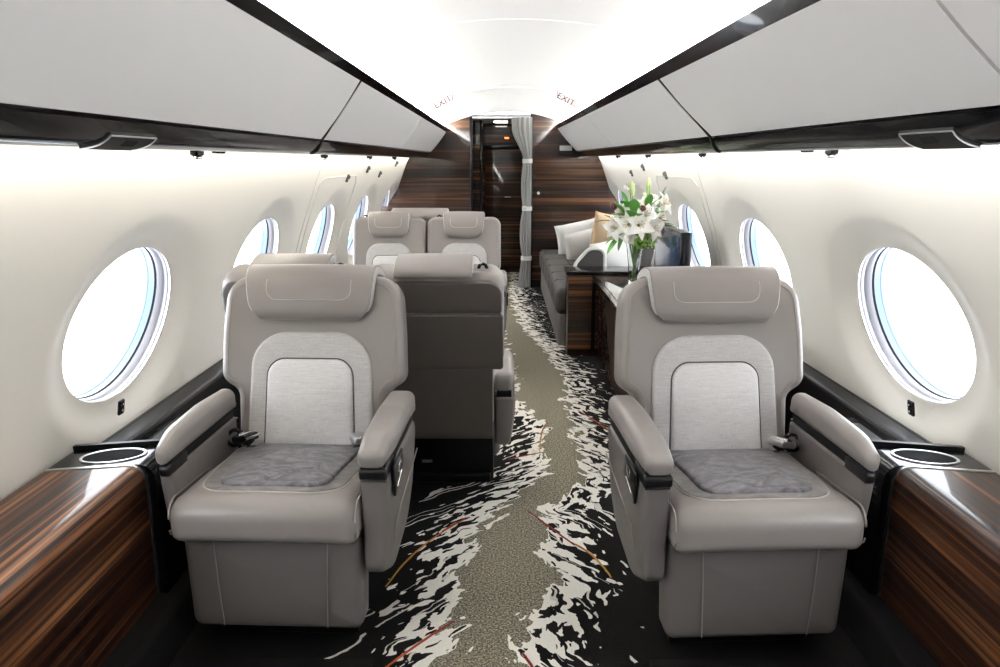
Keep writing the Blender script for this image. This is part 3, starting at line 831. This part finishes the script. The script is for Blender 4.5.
    pad(bm, rrect(-(bw - .004 if not single else .225), -.06 if single else .235, (bw - .004 if not single else .225), .452, .012), .012, .008, .002, XR, w0=-.004, rb=0)
    pad(bm, rrect(-(bw - .008) * (1 if not single else .93), .456, (bw - .008) * (1 if not single else .93), .574, (.012, .012, .05, .05)), .012, .008, .002, XR, w0=-.004, rb=0)
    if not single: pad(bm, rrect(-.203, -.06, .203, .25, .01), .011, .006, .002, XR, w0=-.004, rb=0); make('back_shell', bm, M['leather_back_shaded'], br)
    bm = B(); box(bm, -.205, .44, .30, .205, .52, .465, .012); make('lower_panel', bm, M['leather_back_shaded'], t)
    # headrest folded over the top
    path = [(.466, .012), (.471, .018), (.492, .022), (.53, .024), (.565, .022), (.594, .014), (.612, -.008), (.618, -.045), (.617, -.09), (.612, -.120), (.603, -.138), (.592, -.143)]
    th = [.018, .034, .044, .046, .046, .044, .042, .040, .038, .036, .032, .018]
    # resample smoothly
    def samp(arr, x):
        i = min(int(x), len(arr) - 2); f = x - i; a0 = arr[max(i - 1, 0)]; a1 = arr[i]; a2 = arr[i + 1]; a3 = arr[min(i + 2, len(arr) - 1)]
        cr = lambda p0, p1, p2, p3: p1 + .5 * f * (p2 - p0 + f * (2 * p0 - 5 * p1 + 4 * p2 - p3 + f * (3 * (p1 - p2) + p3 - p0)))
        return tuple(cr(*q) for q in zip(a0, a1, a2, a3)) if isinstance(a1, tuple) else cr(a0, a1, a2, a3)
    NS = 44; pts = [samp(path, i * (len(path) - 1) / NS) for i in range(NS + 1)]; ths = [samp(th, i * (len(th) - 1) / NS) for i in range(NS + 1)]
    rings = []; rc = .06; d = 0
    for i, (v, w) in enumerate(pts):
        if i: d += math.hypot(v - pts[i - 1][0], w - pts[i - 1][1])
        a = pts[max(i - 1, 0)]; b = pts[min(i + 1, NS)]; tx, ty = b[0] - a[0], b[1] - a[1]; L = math.hypot(tx, ty); nx, ny = -ty / L, tx / L
        if ny < 0 and v < .58: pass
        h = hwid * (.93 + .07 * min(1, d / .12))
        h = h if single else h * (.985 + .015)
        if d < rc: h -= rc * (1 - math.sqrt(max(0, 1 - (1 - d / rc) ** 2))) * .8
        tt = ths[i] / 2; ring = []
        for k2 in range(32):
            ang = 2 * PI * k2 / 32; cxs = math.cos(ang); ss = math.sin(ang)
            er = min(.014, tt); qx = (abs(cxs) ** .5) * (1 if cxs >= 0 else -1); qs = (abs(ss) ** .5) * (1 if ss >= 0 else -1)
            n_ = max(abs(cxs), abs(ss)); fx = cxs / n_; fs = ss / n_
            x = (h - er) * (1 if fx > 0 else -1) * (1 if abs(fx) > .99 else abs(fx)) + er * qx * (1 if abs(fx) > .99 else .0 if abs(fx) < .9 else abs(fx))
            ring.append((x, v + nx * ((tt - er) * fs + er * qs), w + ny * ((tt - er) * fs + er * qs)))
        rings.append(ring)
    bm = B(); loft(bm, rings, True, True, XB); hr = make('headrest', bm, M['leather'], t, ang=1.1)
    if detail:
        bm = B(); q = hwid * .66
        arc = [(-q, .600), (-q, .57), (-q, .55)] + [(-q + .03 * (1 - math.cos(a)), .55 - .03 * math.sin(a)) for a in (.4, .8, 1.2)] + [(-q + .033, .5195), (0, .5195)]
        arc = arc + [(-x, v) for x, v in arc[-2::-1]]
        wf = lambda v: .0468 if v < .56 else .0468 - .020 * ((v - .56) / .045) ** 2
        tube(bm, [(x, v, wf(v)) for x, v in arc], .0016, 5, False, XB); make('stitching', bm, M['stitch'], hr)
        for f in (-1, 1):
            bm = B(); rr_ = []
            for i in range(7, NS - 3):
                a = pts[i - 1]; b = pts[i + 1]; tx, ty = b[0] - a[0], b[1] - a[1]; L = math.hypot(tx, ty); nx, ny = -ty / L, tx / L
                xx = max(abs(p[0]) for p in rings[i]); tt = ths[i] / 2 - .007
                rr_.append([(f * (xx - .004), pts[i][0] + nx * tt, pts[i][1] + ny * tt), (f * (xx + .003), pts[i][0] + nx * tt * .8, pts[i][1] + ny * tt * .8), (f * (xx + .003), pts[i][0] - nx * tt * .8, pts[i][1] - ny * tt * .8), (f * (xx - .004), pts[i][0] - nx * tt, pts[i][1] - ny * tt)])
            loft(bm, rr_, True, True, XB); make('side_edge', bm, M['silver'], hr)
    # belt guide on the shoulder
    if not single:
        gx = -(hwid + .035)
        bm = B(); tube(bm, [(gx - .016, H - .006, -.07), (gx - .010, H + .012, -.07), (gx, H + .017, -.07), (gx + .010, H + .012, -.07), (gx + .016, H - .006, -.07)], .006, 8, False, XB); make('belt_guide', bm, M['black'], br)
    # arms
    for s in arms:
        inn = (s * loc[0] > 0); xin = (cw + (-.004 if inn else .006)) if single else .210; wd = (.044 if inn else .074) if single else .070
        XA = Matrix(((0, 0, s, s * xin), (1, 0, 0, 0), (0, 1, 0, -drop), (0, 0, 0, 1)))
        tp = lambda u, v, w: (u, v, w * (1 - .38 * max(0, min(1, (.50 - v) / .34)) ** 1.2))
        body = fillet([(.050, .262, .05), (.22, .185, .12), (.44, .225, .10), (.50, .34, .05), (.50, .545, .01), (.034, .545, .012)], 8)
        if inn: body = fillet([(.060, .375, .04), (.22, .33, .10), (.50, .34, .05), (.50, .545, .01), (.034, .545, .012)], 8)
        bm = B(); pad(bm, body, wd, .020, .014, XA, cap=7, rb=.012, bend=lambda u, v, w: tp(u, v, w * (1 - (.36 if inn else .08) * max(0, 1 - u / .16) ** 1.5))); ar = make('armrest', bm, M['leather_shaded'], t)
        top = fillet([(.024, .568, .012), (.50, .570, .01), (.50, .640, .03), (.30, .650, .3), (.10, .640, .2), (.010, .612, .05)], 8)
        bm = B(); pad(bm, top, wd + .010, .024, .004, XA, w0=-.006, cap=7, bend=lambda u, v, w: (u, v, w * (1 - (.40 if inn else .16) * max(0, 1 - u / .16) ** 1.5))); make('arm_pad', bm, M['leather_arm'], ar)
        bm = B(); pad(bm, rrect(.040, .543, .49, .570, .004, 3), wd - .012, .003, 0, XA, w0=.006, cap=1); make('arm_gap', bm, M['blackm'], ar)
        bm = B(); pad(bm, fillet([(.026, .533, .012), (.14, .535, .003), (.14, .568, .003), (.020, .568, .012)], 5), (wd - .018 if inn else wd - .001), .006, 0, XA, w0=-.002, cap=1); make('arm_band', bm, M['grille'], ar)
        if detail and not inn:
            bm = B(); tube(bm, [(.0265, .5335, .004), (.0260, .5330, wd / 2), (.0265, .5335, wd - .006)], .0022, 6, False, XA); make('band_edge', bm, M['chrome'], ar)
            bm = B(); wq = lambda q: wd + .0135
            seam = [(.47, .455), (.30, .435), (.16, .405), (.125, .385), (.118, .36), (.118, .315)]
            tube(bm, [tp(a, b, wd + .0115 + (.002 if .15 < a < .4 else -.001)) for a, b in seam], .0022, 6, False, XA); make('panel_seam', bm, M['piping'], ar)
            bm = B(); pad(bm, fillet([(.07, .47, .006), (.20, .505, .006), (.20, .562, .006), (.07, .555, .006)], 4), (.007), .003, 0, XA, w0=wd + .004, cap=1); cp = make('control_recess', bm, M['grille'], ar)
            bm = B(); tube(bm, [(.10, .490, wd + .0105), (.17, .508, wd + .0105)], .0016, 6, False, XA)
            pad(bm, fillet([(.125, .515, .004), (.165, .525, .004), (.165, .545, .004), (.125, .540, .004)], 4), .003, .001, 0, XA, w0=wd + .0095, cap=1); make('control_latch', bm, M['chrome'], cp)
    # belts
    for s in belts:
        q = s * (cw - .035)
        bm = B(); rings = []
        for p, wv in (((q + s * .02, .47, .475), .022), ((q, .43, .488), .022), ((q - s * .025, .40, .497), .021), ((q - s * .055, .385, .494), .021)):
            rings.append([(p[0], p[1] - wv, p[2]), (p[0], p[1] + wv, p[2]), (p[0] + .002, p[1] + wv, p[2] + .004), (p[0] + .002, p[1] - wv, p[2] + .004)])
        loft(bm, rings); bl = make('seat_belt', bm, M['blackm'], t)
        XK = Matrix.Translation((q - s * .035, .392, .500)) @ Matrix.Rotation(.5 * s, 4, 'Z') @ Matrix.Rotation(.25 * s, 4, 'Y')
        bm = B(); pad(bm, rrect(-.034, -.028, .034, .028, .009, 5), .022, .006, .002, XK); bk = make('buckle', bm, M['steel'] if s > 0 else M['black'], bl)
        bm = B(); pad(bm, rrect(-.018, -.029, .012, .029, .004, 4), .007, .003, 0, XK, w0=.0205); tube(bm, [(.034, -.022, .012), (.046, -.018, .014), (.046, .018, .014), (.034, .022, .012)], .004, 6, False, XK); make('buckle_flap', bm, M['chrome'], bk)
        bm = B(); tube(bm, [(q + s * .012 + .026 * math.cos(a), .425 + .010 * math.sin(a), .498 + .022 * math.sin(a)) for a in [2 * PI * k2 / 16 for k2 in range(16)]], .006, 8, True); make('belt_loop', bm, M['black'], bl)
    return t

seat('single taupe leather seat facing us, beside the ivory wall and its window', (-.668, 1.83, 0), -.038)
seat('single taupe leather seat facing us, standing alone on the sofa side', (.634, 1.79, 0), .052, belts=(1,))
seat('taupe leather seat turned away, brown back towards us beside the aisle', (-.285, 3.34, 0), PI, False, arms=(-1,), belts=(-1, 1), drop=.095)
seat('taupe leather seat turned away, mostly hidden behind the single seat by the ivory wall', (-.785, 3.34, 0), PI, False, arms=(), belts=(-1,))
seat('farther taupe leather seat facing us next to the aisle, one of a pair', (-.305, 4.60, 0), 0, False, arms=(1,))
seat('farther taupe leather seat facing us by the windows, one of a pair', (-.805, 4.60, 0), 0, False, arms=())
seat('taupe leather seat turned away at the back, only its top showing behind the pair', (-.64, 6.22, 0), PI, True, arms=(-1, 1))

# ------------------------------------------------------------------ sofa, end cabinet, credenza
SX = .345
t = thing('sofa', 'long dark grey sofa along the wall in front of the wood bulkhead', 'sofa', (0, 0, 0))
bm = B(); box(bm, SX + .02, 5.60, .0, 1.10, 8.25, .24, .015); make('base', bm, M['sofa_base'], t)
bm = B(); pad(bm, rrect(SX, 5.58, .92, 8.26, .04), .20, .05, .006, Matrix.Translation((0, 0, .235)), cap=3); sc_ = make('seat', bm, M['sofa'], t)
bm = B()
for y in (6.03, 6.47, 6.92, 7.36, 7.81):
    tube(bm, [(SX + .002, y, .30), (SX + .004, y, .40), (SX + .03, y, .432), (.58, y, .4395), (.79, y, .438)], .005, 6)
tube(bm, [(.56, 5.62, .4395), (.56, 8.22, .4395)], .005, 6)
make('seams', bm, M['rubber'], sc_)
bm = B(); XS = basis((.93, 0, .43), (0, -1, 0), (.20, 0, .98)); pad(bm, rrect(-8.24, 0, -5.72, .40, .05), .10, .04, .006, XS, w0=-.10); make('backrest', bm, M['sofa'], t)
bm = B(); box(bm, SX + .20, 8.13, .44, .80, 8.27, .66, .03); make('arm', bm, M['blackl'], t)

def pillow(label, c, size, rx, ry, rz, m, stripes=0):
    t = bpy.data.objects.new
    bm = B(); w, h, d = size; n = 22; X = Matrix.Translation(c) @ Matrix.Rotation(rz, 4, 'Z') @ Matrix.Rotation(ry, 4, 'Y') @ Matrix.Rotation(rx, 4, 'X')
    grid = {}
    for sd in (1, -1):
        for i in range(n + 1):
            for j in range(n + 1):
                u = 2 * i / n - 1; v = 2 * j / n - 1
                edge = (1 - u ** 2) * (1 - v ** 2)
                if sd < 0 and (i in (0, n) or j in (0, n)): grid[sd, i, j] = grid[1, i, j]; continue
                pin = 1 - .07 * (1 - abs(v) ** 2) * (abs(u) ** 3); pin2 = 1 - .07 * (1 - abs(u) ** 2) * (abs(v) ** 3)
                wr = .02 * math.sin(5 * u + 3 * v) * edge
                grid[sd, i, j] = bm.verts.new(X @ Vector((u * w / 2 * pin, sd * d / 2 * (edge ** .42) + wr * d, v * h / 2 * pin2)))
    for sd in (1, -1):
        for i in range(n):
            for j in range(n):
                try: bm.faces.new((grid[sd, i, j], grid[sd, i + 1, j], grid[sd, i + 1, j + 1], grid[sd, i, j + 1]))
                except ValueError: pass
    return tag(make('throw_pillow', bm, m), label, 'pillow', 'pillows on the sofa')
pillow('white throw pillow farthest back on the grey sofa, leaning by the bulkhead', (.70, 7.72, .610), (.44, .34, .15), .30, -.20, .10, M['pillow_white'])
pillow('light grey throw pillow in front of the white one on the sofa', (.72, 7.30, .580), (.38, .30, .14), .30, -.22, .15, M['pillow_grey'])
p = pillow('tan pillow standing upright against the sofa back', (.835, 6.62, .685), (.40, .48, .09), .10, .12, .75, M['pillow_tan'])
pillow('white throw pillow nearest the end cabinet, behind the vase', (.835, 5.83, .625), (.42, .34, .15), .25, -.22, .10, M['pillow_white'])
XQ = basis((0, 5.70, 0), (1, 0, 0), (0, 0, 1)); ao = fillet([(.43, .445, .02), (.70, .445, .02), (.70, .725, .06), (.58, .725, .08), (.49, .62, .08)], 8)
bm = B(); pad(bm, ao, .09, .02, .0, XQ, cap=3); ar = make('arm', bm, M['sofa'], t)
bm = B(); tube(bm, [(q[0], q[1], .086) for q in densify(ao, .03)], .013, 8, True, XQ); make('arm_piping', bm, M['pillow_grey'], ar)

t = thing('end_cabinet', 'dark wood cabinet with black top at the near end of the sofa', 'cabinet', (0, 0, 0))
bm = B(); box(bm, .41, 5.30, .0, 1.06, 5.55, .575, .004); make('body', bm, M['wood_cab'], t)
bm = B(); box(bm, .395, 5.285, .576, 1.07, 5.565, .602, .006); make('top', bm, M['black'], t)
bm = B(); box(bm, .575, 5.292, .02, .60, 5.299, .57, .002); make('post', bm, M['black'], t)
t = thing('credenza', 'low black and dark wood credenza behind the lone seat, under vase and screen', 'credenza', (0, 0, 0))
bm = B(); box(bm, .62, 3.0, .0, 1.10, 5.27, .535, .004); make('body', bm, M['wood_cab'], t)
bm = B(); box(bm, .575, 2.98, .536, 1.115, 5.28, .560, .006); make('top', bm, M['black'], t)
bm = B(); box(bm, .61, 3.02, .5605, 1.05, 5.26, .564, .002); make('inlay', bm, mat('silver_inlay', (.22, .215, .21), .12, coat=1.), t)

t = thing('monitor', 'flat black monitor standing on the credenza against the window wall', 'monitor', (.985, 4.72, .565), 0)
bm = B(); box(bm, -.03, -.37, .03, .035, .37, .385, .008); bd_ = make('housing', bm, M['black'], t)
bm = B(); box(bm, -.034, -.34, .06, -.0295, .34, .355, .002); make('screen', bm, M['screen'], t)
bm = B(); box(bm, -.035, -.20, .0, .035, .20, .032, .006); make('foot', bm, M['blackm'], t)

# ------------------------------------------------------------------ vase and flowers
VC = Vector((.80, 4.93, .5655)); VH = .285
t = thing('vase', 'tall clear glass vase of green stems on the credenza', 'vase', VC)
bm = B()
op = [(.0, .0), (.034, .0), (.038, .006), (.037, .05), (.042, .14), (.052, .23), (.060, VH)]
ip = [(.056, VH), (.048, .23), (.038, .14), (.033, .05), (.033, .02), (.0, .018)]
lathe(bm, op[1:] + ip[:-1], 36, cap=True); make('glass', bm, M['vase'], t)
bm = B(); lathe(bm, [(.058, VH - .002), (.061, VH), (.058, VH + .003), (.055, VH)], 36, cap=False); make('rim', bm, M['chrome'], t)

def leafmesh(bm, base, dirv, L, W, droop=.3, up=Vector((0, 0, 1)), n=9, curl=.25):
    d = Vector(dirv).normalized(); side = d.cross(up)
    if side.length < .05: side = d.cross(Vector((1, 0, 0)))
    side.normalize(); nrm = side.cross(d).normalized(); rows = []
    for i in range(n + 1):
        f = i / n; c = Vector(base) + d * (L * f) - Vector((0, 0, 1)) * droop * L * f * f
        w = W * (math.sin(PI * min(1, f * .92 + .08)) ** .8) * (1 if f < 1 else 0)
        e = nrm * w * curl
        rows.append((c + side * w + e, c, c - side * w + e))
    th = nrm * .0012
    top = [[bm.verts.new(p + th) for p in r] for r in rows]; bot = [[bm.verts.new(p - th) for p in r] for r in rows]
    for A, flip in ((top, 0), (bot, 1)):
        for a, b in zip(A, A[1:]):
            for k in range(2):
                f = (a[k], a[k + 1], b[k + 1], b[k]); bm.faces.new(f if not flip else f[::-1])
    for k in (0, 2):
        for i in range(n):
            f = (top[i][k], top[i + 1][k], bot[i + 1][k], bot[i][k]); bm.faces.new(f)

def stem_to(parent, tip, phase):
    a = phase; foot = VC + Vector((.016 * math.cos(a), .016 * math.sin(a), .03)); neck = VC + Vector((-.026 * math.cos(a) + (tip.x - VC.x) * .12, -.026 * math.sin(a) + (tip.y - VC.y) * .12, VH))
    bm = B(); pts = []
    neck = VC + (neck - VC)
    for i in range(13):
        f = i / 12
        if f < .5: p = foot.lerp(neck, f / .5)
        else:
            g = (f - .5) / .5; m = neck + (neck - foot) * .25; p = neck.lerp(m, g).lerp(m.lerp(tip, g), g)
        pts.append(p)
    tube(bm, pts, .0032, 6); make('stem', bm, M['stem'], parent); return (pts[-1] - pts[-2]).normalized()

def lily(label, tip, face, r=.085, openness=.9, phase=0.):
    t = thing('lily', label, 'flower', (0, 0, 0), 0, 'white lilies in the vase')
    tip = Vector(tip); stem_to(t, tip, phase); ax = Vector(face).normalized()
    q = ax.orthogonal().normalized(); q2 = ax.cross(q); bm = B()
    for k in range(6):
        a = 2 * PI * k / 6 + phase; out = q * math.cos(a) + q2 * math.sin(a); L = r * (1.05 if k % 2 else 1.); Wd = r * (.36 if k % 2 else .27)
        rows = []; n = 9; sd = ax.cross(out).normalized()
        for i in range(n + 1):
            f = i / n; th = f * openness * 1.5
            c = tip + ax * (L * (math.sin(min(th, 1.9)) * .75 - .25 * f * f * openness)) * .8 + out * (L * (.10 + f * f * openness * .95))
            w = Wd * math.sin(PI * (.06 + .94 * f) ** .9) ** .85 if f < 1 else 0
            rows.append((c + sd * w + ax * w * .35, c, c - sd * w + ax * w * .35))
        A = [[bm.verts.new(p) for p in rw] for rw in rows]; Bv = [[bm.verts.new(p - ax * .0015 - out * .0008) for p in rw] for rw in rows]
        for V, fl in ((A, 0), (Bv, 1)):
            for a_, b_ in zip(V, V[1:]):
                for k2 in range(2):
                    f = (a_[k2], a_[k2 + 1], b_[k2 + 1], b_[k2]); bm.faces.new(f if not fl else f[::-1])
    make('bloom', bm, M['petal'], t)
    bm = B()
    for k in range(6):
        a = 2 * PI * k / 6 + .5; o = q * math.cos(a) + q2 * math.sin(a); e = tip + ax * r * .62 + o * r * .22
        tube(bm, [tip + ax * .01, tip + ax * r * .35 + o * r * .06, e], .0012, 5); tube(bm, [e - o * .004, e + o * .004], .0018, 5)
    make('stamens', bm, M['anther'], t)

def bud(label, tip, face, L=.09, m='petal_bud', R=.016, phase=0., kind='lily_bud', grp='closed buds in the vase'):
    t = thing(kind, label, 'flower', (0, 0, 0), 0, grp); tip = Vector(tip); stem_to(t, tip, phase); ax = Vector(face).normalized()
    X = Matrix.Translation(tip) @ Vector((0, 0, 1)).rotation_difference(ax).to_matrix().to_4x4()
    bm = B(); n = 14; rings = []
    for i in range(n + 1):
        f = i / n; rr = R * (math.sin(PI * (.05 + .93 * f)) ** .7)
        rings.append([(rr * (1 + .10 * math.cos(3 * a)) * math.cos(a), rr * (1 + .10 * math.cos(3 * a)) * math.sin(a), L * f) for a in [2 * PI * k / 24 for k in range(24)]])
    loft(bm, rings, True, True, X); make('bloom', bm, M[m], t)

def spray(label, tip, face, n, L, W, m, phase):
    t = thing('leaf_spray', label, 'foliage', (0, 0, 0), 0, 'green leaves in the vase'); tip = Vector(tip); stem_to(t, tip, phase)
    f = Vector(face).normalized(); bm = B()
    for k in range(n):
        a = 2 * PI * k / n + phase; o = f.orthogonal().normalized(); o2 = f.cross(o)
        d = f + (o * math.cos(a) + o2 * math.sin(a)) * (.55 if k else 0.)
        leafmesh(bm, tip - f * .02 * k, d, L * (1 - .10 * k), W, .25)
    make('leaves', bm, M[m], t)

cx0, cy0 = VC.x, VC.y
# where each bloom sits: dx, dz measured from the vase rim as seen from the aisle, dy its depth in the bunch
def at(dx, dz, dy=0.): return Vector((cx0 + dx, cy0 + dy, VC.z + VH + dz))
lily('open white lily hanging lowest at the aisle side of the bunch', at(-.125, .085, -.05), (-.6, -.7, -.1), .085, .95, .2)
lily('open white lily at the centre front of the bunch, largest bloom', at(-.005, .105, -.12), (.1, -1, .15), .10, .95, .9)
lily('open white lily centre front, beside the largest bloom toward the window', at(.075, .085, -.09), (.55, -.8, .05), .09, .9, 1.7)
lily('white lily above the vase rim, facing down toward the aisle', at(-.055, .045, -.09), (-.25, -.9, -.35), .075, .75, 2.4)
lily('open white lily high at the window side of the bunch', at(.145, .225, -.02), (.7, -.5, .35), .085, .95, 3.1)
lily('white lily left of centre, half open, upper aisle side', at(-.085, .165, -.04), (-.5, -.7, .3), .078, .8, 3.9)
lily('small half open white lily at the top of the bunch, aisle side', at(-.045, .315, .0), (-.3, -.3, .9), .07, .6, 4.6)
lily('white lily tucked behind the bunch toward the window', at(.085, .24, .03), (.35, -.5, .75), .08, .8, 5.3)
lily('white lily deep in the middle of the bunch, between two larger blooms', at(.035, .155, -.07), (.2, -.9, .4), .085, .85, .4)
lily('white lily low on the window side, petals over the filler cluster', at(.115, .145, -.06), (.8, -.6, .1), .08, .85, 1.2)
lily('white lily left of the largest bloom, facing the aisle', at(-.065, .11, -.11), (-.35, -.9, .1), .085, .85, 2.)
lily('white lily in the upper middle, just under the tall bud', at(.05, .215, -.03), (.15, -.75, .6), .075, .85, 5.)
bud('pale green closed bud rising at the top centre', at(-.03, .28, -.02), (-.15, -.1, 1), .10, 'petal_bud', .018, .6)
bud('pale green closed bud rising tallest near the window side', at(.065, .285, .0), (.05, 0, 1), .11, 'petal_bud', .017, 1.4)
bud('white closed bud just above the vase rim', at(-.065, .05, -.11), (-.2, -.5, -.6), .07, 'petal', .022, 2.8)
bud('burgundy bud at the aisle side, high', at(-.135, .195, -.02), (-.4, -.3, .7), .055, 'burgundy', .022, 3.4, 'burgundy_bud', 'burgundy buds')
bud('burgundy bud in the middle of the bunch', at(.015, .195, -.10), (.1, -.6, .5), .045, 'burgundy', .020, 4.2, 'burgundy_bud', 'burgundy buds')
spray('dark green leaves pointing to the aisle, middle height', at(-.15, .12, .0), (-1, -.3, .25), 3, .12, .017, 'leafd', .3)
spray('bright green leaves drooping beside the rim on the aisle side', at(-.10, .03, -.03), (-.7, -.4, -.6), 3, .13, .026, 'leafg', 1.1)
spray('broad green leaves at the heart of the bunch', at(-.03, .16, -.12), (-.1, -.3, .9), 5, .16, .034, 'leafg', 1.9)
spray('green leaves standing at the top of the bunch', at(.06, .22, -.04), (.05, 0, 1), 5, .17, .026, 'leafg', 2.7)
spray('single dark leaf fan rising at the window side top', at(.155, .255, .0), (.25, 0, 1), 2, .12, .020, 'leafd', 3.5)
spray('grey green leaves reaching to the window above the monitor', at(.13, .10, -.03), (1, -.2, .08), 4, .16, .018, 'leafd', 4.3)
spray('mid green leaves filling the window side of the bunch', at(.10, .16, -.04), (.6, -.4, .4), 4, .11, .026, 'leafg', 5.1)
spray('mid green leaves filling the aisle side of the bunch', at(-.09, .18, -.06), (-.5, -.3, .6), 5, .14, .028, 'leafg', 5.9)
spray('bright green leaves between the centre blooms', at(.03, .12, -.05), (.2, -.6, .5), 5, .11, .028, 'leafg', .8)
spray('green leaves behind the blooms on the upper aisle side', at(-.06, .22, .02), (-.3, -.1, .9), 5, .13, .028, 'leafg', 2.2)
spray('dark green leaves behind the blooms at the window side', at(.08, .19, .03), (.5, .1, .7), 5, .13, .026, 'leafd', 3.)
spray('dark green leaves low at the vase rim', at(.0, .03, -.02), (.1, -.5, -.2), 5, .10, .024, 'leafd', 4.8)
for lab, p, R in (('yellow green filler cluster below the lilies, window side', at(.075, .02, -.07), .062), ('smaller yellow green filler cluster at the vase rim', at(.015, .0, -.08), .045)):
    t = thing('filler_flower', lab, 'flower', (0, 0, 0), 0, 'green filler clusters'); stem_to(t, p, random.random() * 6)
    bm = B()
    for k in range(90):
        d = Vector((random.gauss(0, 1), random.gauss(0, 1), random.gauss(0, 1))).normalized(); q = p + d * R * random.uniform(.6, 1.)
        bmesh.ops.create_icosphere(bm, subdivisions=1, radius=random.uniform(.006, .011), matrix=Matrix.Translation(q))
    make('florets', bm, M['filler'], t)

# ------------------------------------------------------------------ light outside, camera
w = bpy.data.worlds.new('overcast_sky'); scene.world = w; w.use_nodes = True
bg = w.node_tree.nodes['Background']; bg.inputs[0].default_value = (.93, .965, 1., 1); bg.inputs[1].default_value = 5.4

F = 770.
cam = bpy.data.cameras.new('camera'); co = bpy.data.objects.new('camera', cam); COL.objects.link(co)
cam.sensor_width = 36.; cam.lens = 36. * F / 1000.; cam.clip_start = .02
pitch = math.atan(170 / F); yaw = math.atan(3 / (F / math.cos(pitch)))
co.location = (-.045, 0, 1.33); co.rotation_euler = (PI / 2 - pitch, 0, yaw)
scene.camera = co
scene.view_settings.view_transform = 'Standard'; scene.view_settings.look = 'None'
scene.view_settings.gamma = 1.; scene.view_settings.use_curve_mapping = False
scene.view_settings.exposure = .93
scene.cycles.max_bounces = 10; scene.cycles.diffuse_bounces = 6; scene.cycles.transparent_max_bounces = 16
scene.cycles.use_denoising = True; scene.cycles.sample_clamp_indirect = 8.
